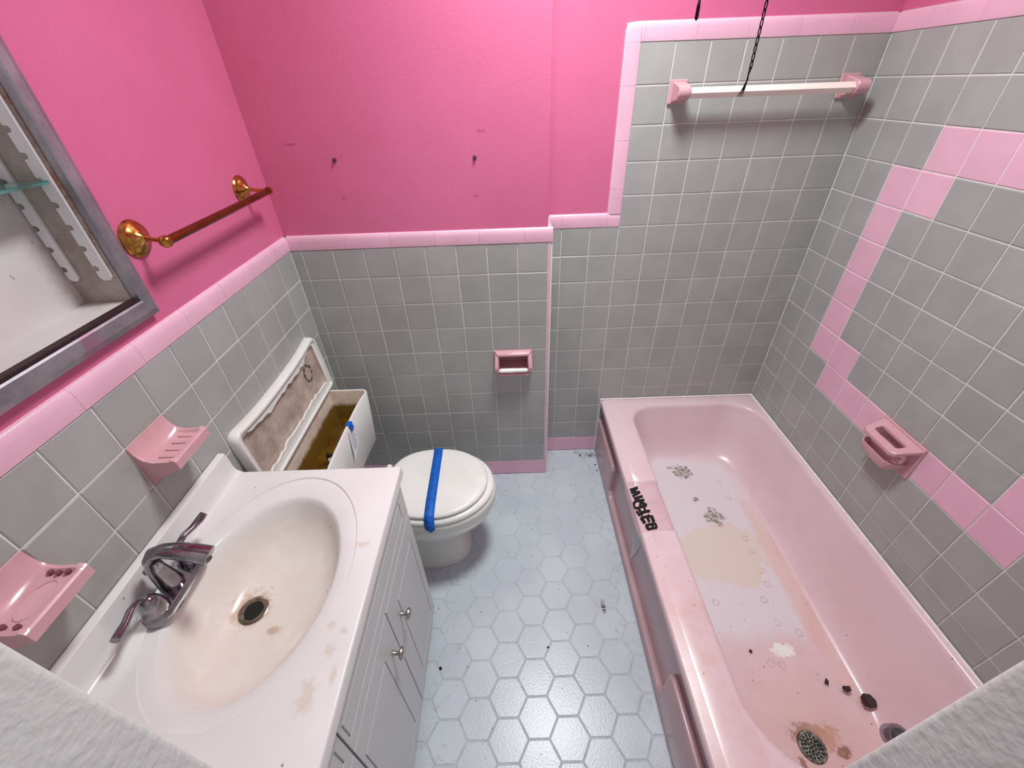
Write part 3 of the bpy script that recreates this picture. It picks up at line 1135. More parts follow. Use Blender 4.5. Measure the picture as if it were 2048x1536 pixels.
for i, q in enumerate(LET):
    NU_, NV_ = 6, 3
    vs = []
    for a in range(NU_ + 1):
        for c in range(NV_ + 1):
            u, v = a / NU_, c / NV_
            x = (q[0][0] * (1 - u) + q[1][0] * u) * (1 - v) + (q[3][0] * (1 - u) + q[2][0] * u) * v
            y = (q[0][1] * (1 - u) + q[1][1] * u) * (1 - v) + (q[3][1] * (1 - u) + q[2][1] * u) * v
            x = max(x, -0.7525)
            vs.append((x, y, rim_z(x) + 0.0009 + 0.00002 * i))
    b.add(vs, [(a * (NV_ + 1) + c, (a + 1) * (NV_ + 1) + c, (a + 1) * (NV_ + 1) + c + 1, a * (NV_ + 1) + c + 1) for a in range(NU_) for c in range(NV_)])
part_label(b.build('lettering', M['letter'], tub), 'black hand-cut block letters on the rim')
# torn film hanging on the apron below the patched rim
b = MB()
fp = [(-0.575, 0.325), (-0.66, 0.325), (-0.757, 0.325), (-0.752, 0.275), (-0.727, 0.155), (-0.700, 0.078), (-0.682, 0.150), (-0.640, 0.245)]
b.prism(fp, lambda a, c, d: (d - 0.004 * math.sin(a * 60) - (0.01 if c > 0.3 else 0), a, c), -0.7385, -0.7392)
part_label(b.build('torn_film', M['film'], tub), 'torn strip of grey clear film')
# drain
dc = (-0.358, -1.292)
dz = floor_z(dc[1])
b = MB().lathe((dc[0], dc[1], dz - 0.002), (0, 0, 1), [(0.038, 0), (0.039, 0.003), (0.037, 0.0055), (0.031, 0.0055), (0.0295, 0.0035), (0.001, 0.003)], 36)
drain = b.build('drain', M['strainer'], tub, smooth=40)
b = MB()
for ring, cnt in ((0.0, 1), (0.009, 6), (0.018, 12), (0.0255, 16)):
    for j in range(cnt):
        a = 2 * math.pi * (j + 0.3) / cnt
        b.lathe((dc[0] + ring * math.cos(a), dc[1] + ring * math.sin(a), dz + 0.0012), (0, 0, 1), [(0.0033, -0.001), (0.0033, 0.0006)], 8)
hh = b.build('drain_holes', M['black'], drain)
hh['kind'] = 'stuff'

spout = thing('tub_spout', (-0.372, YF, 0.475), 'dull chrome tub spout on the front wall above the drain', 'faucet')
b = MB()
b.lathe((-0.372, YF + 0.001, 0.475), (0, 1, 0), [(0.034, 0.0), (0.034, 0.006), (0.026, 0.010), (0.012, 0.010)], 24)
b.build('flange', M['chrome'], spout, smooth=40)
b = MB()
b.tube([(-0.372, YF + 0.006, 0.475), (-0.372, YF + 0.06, 0.476), (-0.372, YF + 0.11, 0.474), (-0.372, YF + 0.145, 0.468), (-0.372, YF + 0.165, 0.455), (-0.372, YF + 0.172, 0.438)],
       [0.024, 0.026, 0.028, 0.029, 0.027, 0.022], 20)
b.build('spout_body', M['chrome'], spout, smooth=50)
b = MB().lathe((-0.372, YF + 0.135, 0.492), (0, 0, 1), [(0.004, 0), (0.004, 0.014), (0.008, 0.016), (0.008, 0.022), (0.004, 0.025)], 14)
b.build('diverter_knob', M['chrome'], spout, smooth=40)


def flake(x, y, z, pts, th, label):
    bb = MB()
    bb.loft([[(x + a, y + c, z) for a, c in pts], [(x + a * 0.96, y + c * 0.96, z + th + 0.25 * abs(a)) for a, c in pts]])
    return tag(bb.build('paint_flake', M['flake']), label, 'paint flake', 'dark paint flakes lying in the bathtub')


fz = 0.079
flake(-0.137, -1.192, 0.083, [(-0.020, -0.012), (-0.004, -0.020), (0.014, -0.018), (0.020, -0.004), (0.014, 0.014), (-0.004, 0.018), (-0.018, 0.008)], 0.003, 'largest dark red paint flake on the crease of the tub bottom')
flake(-0.178, -1.160, 0.079, [(-0.014, 0.002), (-0.004, -0.010), (0.010, -0.006), (0.012, 0.006), (-0.008, 0.008)], 0.002, 'middle-sized dark paint flake beside the largest flake in the tub')
flake(-0.226, -1.137, 0.072, [(-0.007, -0.003), (0.002, -0.010), (0.008, 0.0), (0.005, 0.010)], 0.002, 'small dark paint flake in the tub, farthest from the big flake')
flake(-0.419, -1.043, 0.068, [(-0.006, 0.0), (0.0, -0.007), (0.006, 0.0), (0.0, 0.007)], 0.002, 'tiny black flake left of the chalk-white spot in the tub')

# ------------------------------------------------------------------ vanity cabinet
VX = -1.510        # door faces
VY0, VY1 = -1.522, -0.872
VTOP = 0.822
van = thing('vanity_cabinet', (-1.74, -1.19, 0.0), 'white bathroom vanity cabinet with grooved doors and round knobs', 'cabinet')
b = MB()
for bx_ in ((XL + 0.002, XL + 0.012, VY0, VY1, 0.088, 0.789), (XL + 0.012, VX - 0.020, VY0, VY0 + 0.015, 0.088, 0.789), (XL + 0.012, VX - 0.020, VY1 - 0.015, VY1, 0.088, 0.789), (XL + 0.012, VX - 0.020, VY0 + 0.015, VY1 - 0.015, 0.088, 0.103)):
    b.box(*bx_)
b.build('body', M['cabinet_white'], van, bevel=0.0015)
b = MB().box(XL + 0.01, VX - 0.075, VY0 + 0.002, VY1 - 0.002, 0.0, 0.09)
b.build('toe_kick', M['toe'], van)


def grooved(name, y0, y1, z0, z1, iy0, iy1, iz0, iz1, x=VX):
    """panel with a routed rectangular groove; the field inside is level with the border"""
    bb = MB()
    th, gw, gd = 0.018, 0.0045, 0.004
    bb.box(x - th, x - gd, y0, y1, z0, z1)

    def strip(a0, a1, c0, c1):
        bb.box(x - gd - 0.0005, x, a0, a1, c0, c1)
    A0, A1, C0, C1 = y0 + iy0, y1 - iy1, z0 + iz0, z1 - iz1
    strip(y0, A0 - gw / 2, z0, z1)
    strip(A1 + gw / 2, y1, z0, z1)
    strip(A0 - gw / 2, A1 + gw / 2, z0, C0 - gw / 2)
    strip(A0 - gw / 2, A1 + gw / 2, C1 + gw / 2, z1)
    strip(A0 + gw / 2, A1 - gw / 2, C0 + gw / 2, C1 - gw / 2)
    return bb.build(name, M['cabinet_white'], van)


GG = 0.0025
grooved('false_drawer_front', -1.408 + GG, VY1, 0.641 + GG, 0.785, 0.012, 0.045, 0.038, 0.044)
d1 = grooved('door', -1.155 + GG, VY1, 0.088, 0.641 - GG, 0.068, 0.036, 0.045, 0.076)
d2 = grooved('door', -1.408 + GG, -1.155 - GG, 0.088, 0.641 - GG, 0.012, 0.070, 0.045, 0.076)
grooved('filler_panel', VY0, -1.408 - GG, 0.641 + GG, 0.785, 0.02, 0.02, 0.04, 0.04)
grooved('filler_panel', VY0, -1.408 - GG, 0.088, 0.641 - GG, 0.02, 0.02, 0.045, 0.076)


def knob(y, z, parent):
    bb = MB().lathe((VX, y, z), (1, 0, 0), [(0.0075, 0), (0.006, 0.002), (0.0048, 0.012), (0.006, 0.016), (0.0135, 0.019), (0.0155, 0.0225), (0.0145, 0.026), (0.009, 0.0285), (0.001, 0.029)], 20)
    return bb.build('knob', M['nickel'], parent, smooth=40)


knob(-1.098, 0.516, d1)
knob(-1.192, 0.516, d2)

# ------------------------------------------------------------------ vanity top with integral basin
VR = -1.499
top = thing('basin_worktop', (-1.73, -1.19, 0.79), 'stained white cultured marble vanity top with oval basin', 'worktop')
BC = (-1.735, -1.17)
b = MB()
NN = 64


def ov(ax, ay, z, cx=BC[0], cy=BC[1], p=2.0):
    out = []
    for j in range(NN):
        t = 2 * math.pi * (j + 0.5) / NN
        c_, s_ = math.cos(t), math.sin(t)
        out.append((cx + ax * math.copysign(abs(c_) ** (2 / p), c_), cy + ay * math.copysign(abs(s_) ** (2 / p), s_), z))
    return out


def rect_ring(x0, x1, y0, y1, z):
    """rectangle sampled along rays from the basin centre"""
    out = []
    for j in range(NN):
        t = 2 * math.pi * (j + 0.5) / NN
        c_, s_ = math.cos(t), math.sin(t)
        k = min(((x1 - BC[0]) / c_) if c_ > 0 else ((x0 - BC[0]) / c_), ((y1 - BC[1]) / s_) if s_ > 0 else ((y0 - BC[1]) / s_))
        out.append((BC[0] + k * c_, BC[1] + k * s_, z))
    # snap the ray nearest each corner onto it
    for cxx, cyy in ((x0, y0), (x0, y1), (x1, y0), (x1, y1)):
        i = min(range(NN), key=lambda q: (out[q][0] - cxx) ** 2 + (out[q][1] - cyy) ** 2)
        out[i] = (cxx, cyy, z)
    return out


TY_0, TY_1 = YF + 0.003, -0.858
xb = XL + 0.002
lps = [rect_ring(xb, VR, TY_0, TY_1, 0.790), rect_ring(xb, VR, TY_0, TY_1, VTOP - 0.004),
       rect_ring(xb, VR - 0.0015, TY_0, TY_1 - 0.0015, VTOP - 0.001), rect_ring(xb, VR - 0.004, TY_0, TY_1 - 0.004, VTOP)]


def inter(a, c, t):
    return [tuple(a[i][q] + (c[i][q] - a[i][q]) * t for q in range(3)) for i in range(len(a))]


o1 = ov(0.186, 0.268, VTOP, cx=BC[0] + 0.002, cy=-1.155)
o1 = [(max(x, xb + 0.03), y, z) for x, y, z in o1]
lps += [o1]
o2 = [(max(x, xb + 0.032), y, z) for x, y, z in ov(0.1835, 0.2655, VTOP - 0.0035, cx=BC[0] + 0.002, cy=-1.155)]
o3 = [(x, y, z) for x, y, z in ov(0.160, 0.226, VTOP - 0.0042)]
lps += [o2, o3, ov(0.155, 0.220, VTOP - 0.008), ov(0.149, 0.213, VTOP - 0.018), ov(0.142, 0.202, VTOP - 0.042), ov(0.130, 0.182, VTOP - 0.07, cx=BC[0] - 0.004),
        ov(0.108, 0.150, VTOP - 0.096, cx=BC[0] - 0.014), ov(0.075, 0.102, VTOP - 0.113, cx=BC[0] - 0.032), ov(0.04, 0.05, VTOP - 0.121, cx=BC[0] - 0.052),
        ov(0.02, 0.02, VTOP - 0.1235, cx=BC[0] - 0.060)]
b.loft(lps, False, True)
b.build('counter_and_basin', M['marble'], top, smooth=42)
# backsplash with a coved foot
bp = [(xb, 0.815), (xb + 0.036, 0.8212), (xb + 0.030, 0.8235), (xb + 0.023, 0.831), (xb + 0.020, 0.843), (xb + 0.018, 0.880), (xb + 0.0165, 0.888), (xb + 0.012, 0.891), (xb, 0.891)]
b = MB()
b.loft([[(x, y, z) for x, z in bp] for y in (TY_0, TY_1)])
b.build('backsplash', M['marble'], top, smooth=45)
DRN = (BC[0] - 0.058, -1.168, VTOP - 0.1225)
b = MB().lathe(DRN, (0, 0, 1), [(0.031, -0.002), (0.032, 0.001), (0.029, 0.0028), (0.022, 0.002), (0.0185, -0.002), (0.0185, -0.003)], 32, cap0=True, cap1=False)
dr = b.build('drain_ring', M['drain_ring'], top, smooth=40)
b = MB().lathe(DRN, (0, 0, 1), [(0.0195, -0.002), (0.0195, 0.0004)], 28)
b.build('drain_hole', M['black'], dr)

# ------------------------------------------------------------------ basin faucet
FX, FY, FZ = -1.895, -1.178, VTOP + 0.0004
fau = thing('basin_faucet', (FX, FY, FZ), 'tarnished chrome two-handle faucet on the vanity top', 'faucet')


def stadium(hx, hy, z, n=10):
    out = []
    for s in (1, -1):
        for j in range(n + 1):
            a = math.radians(180 * j / n)
            out.append((FX + s * hx * math.cos(a), FY + s * ((hy - hx) + hx * math.sin(a)), z))
    return out


b = MB().loft([stadium(0.029, 0.080, FZ), stadium(0.030, 0.081, FZ + 0.006), stadium(0.028, 0.079, FZ + 0.016), stadium(0.024, 0.075, FZ + 0.021)])
b.build('base_plate', M['chrome'], fau, smooth=40)
b = MB()
path = [(FX - 0.004, FY, FZ + 0.018), (FX - 0.006, FY, FZ + 0.045), (FX - 0.008, FY, FZ + 0.075), (FX - 0.004, FY + 0.001, FZ + 0.101), (FX + 0.010, FY + 0.002, FZ + 0.119),
        (FX + 0.032, FY + 0.003, FZ + 0.127), (FX + 0.058, FY + 0.004, FZ + 0.124), (FX + 0.085, FY + 0.005, FZ + 0.114), (FX + 0.108, FY + 0.006, FZ + 0.102)]
b.tube(path, [0.022, 0.019, 0.0155, 0.0135, 0.013, 0.014, 0.0165, 0.0185, 0.019], 18)
b.build('spout', M['chrome'], fau, smooth=50)
b = MB().tube([(FX + 0.094, FY + 0.0055, FZ + 0.0985), (FX + 0.100, FY + 0.0055, FZ + 0.088)], [0.010, 0.009], 14)
b.build('aerator', M['chrome'], fau, smooth=40)
b = MB().tube([(FX - 0.030, FY, FZ + 0.015), (FX - 0.032, FY, FZ + 0.06)], 0.003, 8)
b.lathe((FX - 0.032, FY, FZ + 0.056), (0, 0, 1), [(0.003, 0), (0.006, 0.004), (0.006, 0.010), (0.002, 0.013)], 12)
b.build('lift_rod', M['chrome'], fau, smooth=40)
for s in (1, -1):
    hy = FY + s * 0.052
    b = MB().lathe((FX, hy, FZ + 0.018), (0, 0, 1), [(0.0235, 0), (0.022, 0.012), (0.0185, 0.026), (0.0145, 0.036), (0.010, 0.042), (0.002, 0.045)], 24)
    hb = b.build('handle_hub', M['chrome'], fau, smooth=40)
    b = MB()
    z0 = FZ + 0.054
    b.tube([(FX - 0.004, hy, z0 - 0.004), (FX - 0.006, hy + s * 0.010, z0 + 0.010), (FX - 0.004, hy + s * 0.026, z0 + 0.014), (FX + 0.001, hy + s * 0.046, z0 + 0.012), (FX + 0.006, hy + s * 0.066, z0 + 0.014), (FX + 0.010, hy + s * 0.078, z0 + 0.018)],
           [0.0075, 0.0075, 0.0068, 0.0070, 0.0088, 0.0078], 14, flat=0.75)
    b.build('lever', M['chrome'], hb, smooth=50)

# ------------------------------------------------------------------ toilet
TC = -0.552
toi = thing('toilet', (-1.60, TC, 0.0), 'white toilet with open tank and blue tape across its closed lid', 'toilet')


def egg(xc, af, ab, hw, z, n=40, pb=2.6, pf=2.0):
    out = []
    for j in range(n):
        t = 2 * math.pi * j / n
        c_, s_ = math.cos(t), math.sin(t)
        p = pf if c_ >= 0 else pb
        out.append((xc + (af if c_ >= 0 else ab) * math.copysign(abs(c_) ** (2 / p), c_), TC + hw * math.copysign(abs(s_) ** (2 / p), s_), z))
    return out


b = MB()
b.loft([egg(-1.60, 0.200, 0.26, 0.115, 0.0, pf=2.8), egg(-1.60, 0.197, 0.26, 0.112, 0.02, pf=2.8), egg(-1.60, 0.180, 0.26, 0.098, 0.05, pf=2.6), egg(-1.60, 0.172, 0.255, 0.094, 0.10, pf=2.5),
        egg(-1.60, 0.178, 0.25, 0.100, 0.150, pf=2.4), egg(-1.58, 0.190, 0.26, 0.122, 0.190), egg(-1.55, 0.218, 0.26, 0.152, 0.230), egg(-1.52, 0.230, 0.25, 0.172, 0.275), egg(-1.505, 0.230, 0.23, 0.181, 0.32),
        egg(-1.50, 0.2265, 0.215, 0.184, 0.355), egg(-1.50, 0.224, 0.21, 0.183, 0.368), egg(-1.50, 0.216, 0.20, 0.176, 0.374)])
b.build('bowl', M['porcelain'], toi, smooth=50)
b = MB().box(-1.945, -1.66, TC - 0.115, TC + 0.115, 0.25, 0.372)
b.build('tank_shelf', M['porcelain'], toi, bevel=0.025, seg=4, smooth=50)
b = MB()
b.loft([egg(-1.50, 0.215, 0.20, 0.176, 0.3755), egg(-1.50, 0.221, 0.204, 0.182, 0.379), egg(-1.50, 0.222, 0.205, 0.183, 0.388), egg(-1.50, 0.217, 0.202, 0.178, 0.3955), egg(-1.50, 0.205, 0.195, 0.168, 0.397)])
b.build('seat', M['porcelain'], toi, smooth=50)
b = MB()
b.loft([egg(-1.50, 0.186, 0.19, 0.159, 0.3985), egg(-1.50, 0.196, 0.194, 0.169, 0.402), egg(-1.50, 0.198, 0.195, 0.171, 0.409), egg(-1.50, 0.195, 0.193, 0.168, 0.4145), egg(-1.50, 0.186, 0.187, 0.159, 0.4175),
        egg(-1.50, 0.150, 0.155, 0.125, 0.4195), egg(-1.50, 0.07, 0.07, 0.06, 0.4205)])
b.build('lid', M['porcelain'], toi, smooth=50)
for s in (-1, 1):
    b = MB().tube([(-1.705, TC + s * 0.055, 0.398), (-1.705, TC + s * 0.095, 0.398)], 0.012, 12)
    b.build('hinge', M['porcelain'], toi, smooth=40)

# tank, open at the top; its front is slightly hollow
TKX0, TKX1, TKH = -1.948, -1.772, 0.268


def tankloop(z, o=0.0, shr=0.0):
    x0, x1, h = TKX0 + o, TKX1 - o - shr, TKH - o - shr * 0.5
    r = max(0.030 - o, 0.012)
    pts = rrect(x0, x1, TC - h, TC + h, (r, r * 0.5, r * 0.5, r), z, n=5)
    # add stations on the long sides so the front can be hollowed
    out = []
    n = len(pts)
    for i in range(n):
        out.append(pts[i])
        j = (i + 1) % n
        a, c = pts[i], pts[j]
        if math.hypot(a[0] - c[0], a[1] - c[1]) > 0.2:
            for k in range(1, 10):
                out.append(tuple(a[q] + (c[q] - a[q]) * k / 10 for q in range(3)))
    res = []
    for x, y, zz in out:
        if x > (x0 + x1) / 2 + 0.01:
            v = (y - TC) / h
            x -= 0.015 * (1 - abs(v) ** 3.5)
        res.append((x, y, zz))
    return res


TZ = 0.668
b = MB()
lo2 = [tankloop(0.392, 0.02, 0.02), tankloop(0.386 + 0.012, 0.008, 0.018), tankloop(0.42, 0.0, 0.015), tankloop(0.55, 0, 0.006), tankloop(TZ - 0.004), tankloop(TZ, 0.003), tankloop(TZ, 0.009),
       ]
b.loft(lo2, True, False)
b.loft([tankloop(TZ, 0.009), tankloop(TZ - 0.004, 0.012), tankloop(0.42, 0.014, 0.012), tankloop(0.41, 0.03, 0.02)], False, True, mi=1)
tank = b.build('tank', [M['porcelain'], M['tank_inside']], toi, smooth=45)
b = MB().loft([tankloop(0.530, 0.0145, 0.008), tankloop(0.532, 0.0145, 0.008)])
b.build('tank_water', M['water'], tank)
b = MB()
vx, vy = -1.852, -0.575
b.tube([(vx, vy, 0.42), (vx, vy, 0.572)], 0.014, 14)
b.build('fill_valve', M['grey_tube'], tank, smooth=40)
b = MB()
b.tube([(vx - 0.02, vy + 0.012, 0.43), (vx - 0.02, vy + 0.012, 0.56), (vx - 0.017, vy + 0.014, 0.582), (vx - 0.004, vy + 0.012, 0.578), (vx + 0.002, vy + 0.010, 0.570),
        (vx + 0.008, vy + 0.014, 0.582), (vx + 0.018, vy + 0.012, 0.576), (vx + 0.020, vy + 0.004, 0.545), (vx + 0.022, vy, 0.45)], 0.0065, 8)
b.build('float_arm', M['black_rubber'], tank, smooth=50)
b = MB().lathe((-1.838, -0.612, 0.478), (0, 0, 1), [(0.018, 0.0), (0.021, 0.03), (0.018, 0.075), (0.009, 0.09)], 16)
b.build('flapper_float', M['rust_red'], tank, smooth=50)
# note and tape on the tank front
b = MB()
fy0, fy1 = -0.525, -0.470


def tank_front_x(y, z):
    v = (y - TC) / TKH
    return TKX1 - 0.015 * (1 - abs(v) ** 3.5) - (TZ - z) * 0.045 + 0.0012


npoly = [(-0.530, 0.655), (-0.468, 0.645), (-0.476, 0.560), (-0.545, 0.525)]
vs = [(tank_front_x(y, z) + dd + (0.004 if z < 0.58 else 0), y, z) for dd in (0.0006, 0.0016) for y, z in npoly]
b.add(vs, [(3, 2, 1, 0), (4, 5, 6, 7), (0, 1, 5, 4), (1, 2, 6, 5), (2, 3, 7, 6), (3, 0, 4, 7)])
note = b.build('note', M['paper'], tank)
b = MB()
for i in range(6):
    zt = 0.635 - i * 0.013
    b.add([(tank_front_x(-0.5, zt) + 0.0030 + 0.0006 * i, y, z) for y, z in ((-0.518 - i * 0.002, zt), (-0.484 - i * 0.001 - 0.008 * (i % 2), zt - 0.001), (-0.484 - i * 0.001 - 0.008 * (i % 2), zt - 0.0035), (-0.518 - i * 0.002, zt - 0.0025))], [(0, 1, 2, 3)])
b.build('writing', M['ink'], note)
b = MB()
tp_ = []
for dx, z in ((-0.016, TZ - 0.022), (-0.0145, TZ + 0.0008), (0.0008, TZ + 0.0012), (0.0022, TZ - 0.006), (0.0034, TZ - 0.028)):
    tp_.append((dx, z))
for y in (0,):
    pass
vs, fs = [], []
for dx, z in tp_:
    for y in (-0.512, -0.484):
        vs.append((tank_front_x(y, TZ) + dx, y, z))
for i in range(len(tp_) - 1):
    fs.append((2 * i, 2 * i + 1, 2 * i + 3, 2 * i + 2))
b.add(vs, fs)
part_label(b.build('tape_tab', M['tape'], tank), 'small blue tape tab holding the note')
# tape across the closed lid
b = MB()


def lid_section(y):
    return y


tape = [(-1.513, -0.372, 0.3985), (-1.513, -0.3775, 0.414), (-1.512, -0.392, 0.4195), (-1.510, -0.43, 0.4215), (-1.508, -0.55, 0.4222), (-1.506, -0.66, 0.4218), (-1.5045, -0.705, 0.4205), (-1.504, -0.725, 0.415),
        (-1.504, -0.7300, 0.404), (-1.503, -0.7415, 0.394), (-1.502, -0.744, 0.374), (-1.502, -0.7445, 0.356)]
hw = [0.018] * 9 + [0.018, 0.017, 0.002]
vs, fs = [], []
for (x, y, z), w in zip(tape, hw):
    vs += [(x - w, y, z), (x + w, y, z)]
for i in range(len(tape) - 1):
    fs.append((2 * i, 2 * i + 1, 2 * i + 3, 2 * i + 2))
b.add(vs, fs)
tp = part_label(b.build('tape_strip', M['tape'], toi, smooth=60), 'blue painters tape strip holding lid and seat down')
sol = tp.modifiers.new('thickness', 'SOLIDIFY')
sol.thickness = 0.0008

# ------------------------------------------------------------------ tank lid leaning on the wall
LY0, LY1 = -0.812, -0.248
lidt = thing('tank_lid', (-1.945, -0.53, TZ), 'white toilet tank lid stood on edge against the tiled wall, underside out', 'tank lid')


def lidloop(ins, w):
    """outline in the plane of the lid: a along the wall, c up the lid; w = towards the room"""
    L, Hh = (LY1 - LY0), 0.232
    a0, a1, c0, c1 = ins, L - ins, ins, Hh - ins
    r = max(0.030 - ins * 0.6, 0.010)
    rb = max(0.014 - ins * 0.3, 0.006)
    base = rrect(a0, a1, c0, c1, (r, r, rb, rb), 0, n=5)
    out = []
    n = len(base)
    for i in range(n):
        out.append(base[i])
        p, q = base[i], base[(i + 1) % n]
        if math.hypot(p[0] - q[0], p[1] - q[1]) > 0.2:
            for k in range(1, 12):
                out.append(tuple(p[m] + (q[m] - p[m]) * k / 12 for m in range(3)))
    res = []
    tilt = math.radians(4.0)
    for a, c, _ in out:
        if c > Hh * 0.6:
            v = (a - L / 2) / (L / 2)
            c -= 0.020 * (1 - abs(v) ** 2.6)
        y = LY0 + a
        x = -1.9235 - c * math.sin(tilt) - (0.036 - w) * math.cos(tilt)
        z = TZ + 0.0035 + c * math.cos(tilt) - (w) * math.sin(tilt) + 0.004
        res.append((x, y, z))
    return res


b = MB()
b.loft([lidloop(0.014, 0.0), lidloop(0.004, 0.003), lidloop(0.0, 0.010), lidloop(0.001, 0.030), lidloop(0.004, 0.036), lidloop(0.010, 0.036), lidloop(0.012, 0.032), lidloop(0.0125, 0.029)], True, False)
lid_o = b.build('rim', M['porcelain'], lidt, smooth=45)
b = MB()
b.loft([lidloop(0.0123, 0.0295), lidloop(0.020, 0.0285), lidloop(0.026, 0.027)], False, False)
b.build('glaze_ledge', M['porcelain'], lidt, smooth=45)
b = MB()
b.loft([lidloop(0.0255, 0.0272), lidloop(0.030, 0.016), lidloop(0.045, 0.012)], False, True)
part_label(b.build('underside', M['lid_inside'], lidt, smooth=45), 'stained brown unglazed underside with black ring mark')



def lid_pt(a, c, w):
    tilt = math.radians(4.0)
    return (-1.9235 - c * math.sin(tilt) - (0.036 - w) * math.cos(tilt), LY0 + a, TZ + 0.0075 + c * math.cos(tilt) - w * math.sin(tilt))


def drip(a0, a1, side):
    bb = MB()
    n = 26
    up_, lo_p = [], []
    for i in range(n + 1):
        a = a0 + (a1 - a0) * i / n
        v = (a - 0.282) / 0.282
        edge = (0.232 - 0.027 - 0.020 * (1 - abs(v) ** 2.6)) if side > 0 else 0.027
        wob = 0.006 + 0.010 * abs(math.sin(a * 23 + 1.0)) * abs(math.sin(a * 61)) + 0.004 * math.sin(a * 37)
        wob *= min(1, i / 2, (n - i) / 2) + 0.1
        up_.append((a, edge))
        lo_p.append((a, edge - side * wob))
    poly = up_ + lo_p[::-1]
    bb.loft([[lid_pt(a, c, 0.020) for a, c in poly], [lid_pt(a, c, 0.0272) for a, c in poly]])
    return bb.build('glaze_drip', M['porcelain'], lidt)


drip(0.06, 0.50, 1)
drip(0.04, 0.53, -1)

# ------------------------------------------------------------------ pink ceramic fittings on the left wall
def wall_dish(name, y0, y1, label, cat, kind):
    t = thing(name, (XL, (y0 + y1) / 2, ZB + 8 * P), label, cat, 'pink ceramic holders on the left wall')
    z0, z1 = ZB + 8 * P + 0.001, ZB + 9 * P - 0.001
    zt = 1.040
    prof = [(XL - 0.006, z0), (XL + 0.001, z0), (XL + 0.012, z0 + 0.014), (XL + 0.055, 1.008), (XL + 0.074, 1.014), (XL + 0.080, 1.018), (XL + 0.080, zt - 0.002), (XL + 0.077, zt + 0.001), (XL + 0.070, zt),
            (XL + 0.066, zt - 0.005), (XL + 0.030, zt - 0.006), (XL + 0.018, zt - 0.001), (XL + 0.009, zt + 0.012), (XL + 0.004, zt + 0.026), (XL + 0.002, z1), (XL - 0.006, z1)]
    bb = MB()
    ya, yb = y0 + 0.0012, y1 - 0.0012

    def row(y, dz):
        out = []
        for i, (x, z) in enumerate(prof):
            if 8 <= i <= 11:
                z += dz
            out.append((x, y, z))
        return out
    bb.loft([row(ya, 0.004), row(ya + 0.006, 0.005), row(ya + 0.011, 0.0), row(yb - 0.011, 0.0), row(yb - 0.006, 0.005), row(yb, 0.004)])
    bb.build('holder', M['ceramic_pink'], t, smooth=38)
    if kind == 'soap':
        for k in range(4):
            yy = ya + 0.022 + k * (yb - ya - 0.044) / 3
            MB().box(XL + 0.030, XL + 0.062, yy - 0.004, yy + 0.004, zt - 0.008, zt - 0.0025).build('rib', M['ceramic_pink'], t, bevel=0.0015)
    else:
        zz = zt - 0.0052
        cy, cx = (ya + yb) / 2, XL + 0.044
        bb = MB()
        n = 28
        ring = []
        for r_, h in ((0.92, 0.0), (0.96, 0.0012), (1.04, 0.0012), (1.08, 0.0)):
            ring.append([(cx + 0.020 * r_ * math.cos(2 * math.pi * j / n), cy + 0.031 * r_ * math.sin(2 * math.pi * j / n), zz + h) for j in range(n)])
        bb.loft(ring, False, False)
        bb.build('tumbler_ring', M['ceramic_pink'], t, smooth=50)
        for hy, hx in ((yb - 0.012, 0.030), (yb - 0.013, 0.044), (yb - 0.012, 0.058), (ya + 0.012, 0.034), (ya + 0.012, 0.056)):
            bb = MB().lathe((XL + hx, hy, zz + 0.0055), (0, 0, 1), [(0.0042, -0.006), (0.0042, 0.0003)], 14)
            bb.build('brush_hole', M['hole'], t)
    return t


wall_dish('soap_dish', D - W1 - 7 * P, D - W1 - 6 * P, 'pink ceramic soap dish on grey tiles above the vanity backsplash', 'soap dish', 'soap')
wall_dish('toothbrush_holder', D - W1 - 10 * P, D - W1 - 9 * P, 'pink ceramic tumbler and toothbrush holder beside the door edge', 'toothbrush holder', 'cup')

# ------------------------------------------------------------------ toilet paper holder
tph = thing('toilet_paper_holder', ((TP[0] + TP[1]) / 2, D, TP[2]), 'pink ceramic toilet paper holder with empty white roller', 'paper holder')
x0, x1, z0, z1 = TP[0] + 0.001, TP[1] - 0.001, TP[2], TP[3] - 0.001
b = MB()
ro_ = [(x0, z0 + 0.001), (x1, z0 + 0.001), (x1, z1), (x0, z1)]
ri_ = [(RC[0] + 0.002, RC[2] + 0.002), (RC[1] - 0.002, RC[2] + 0.002), (RC[1] - 0.002, RC[3] - 0.002), (RC[0] + 0.002, RC[3] - 0.002)]
b.loft([[(x, D + 0.0015, z) for x, z in ro_], [(x, D - 0.003, z) for x, z in ro_], [(x, D - 0.003, z) for x, z in ri_], [(x, RC[4] - 0.004, z) for x, z in ri_]], False, True)
b.build('recess', M['ceramic_pink'], tph)
b = MB()
b.hexa([(x0 + 0.002, D - 0.001, z1 - 0.016), (x1 - 0.002, D - 0.001, z1 - 0.014), (x1 - 0.002, D - 0.001, z1), (x0 + 0.002, D - 0.001, z1)],
       [(x0 + 0.016, D - 0.026, z1 - 0.018), (x1 - 0.016, D - 0.026, z1 - 0.018), (x1 - 0.013, D - 0.025, z1 - 0.007), (x0 + 0.013, D - 0.025, z1 - 0.007)])
b.build('hood', M['ceramic_pink'], tph, bevel=0.003, seg=3, smooth=50)
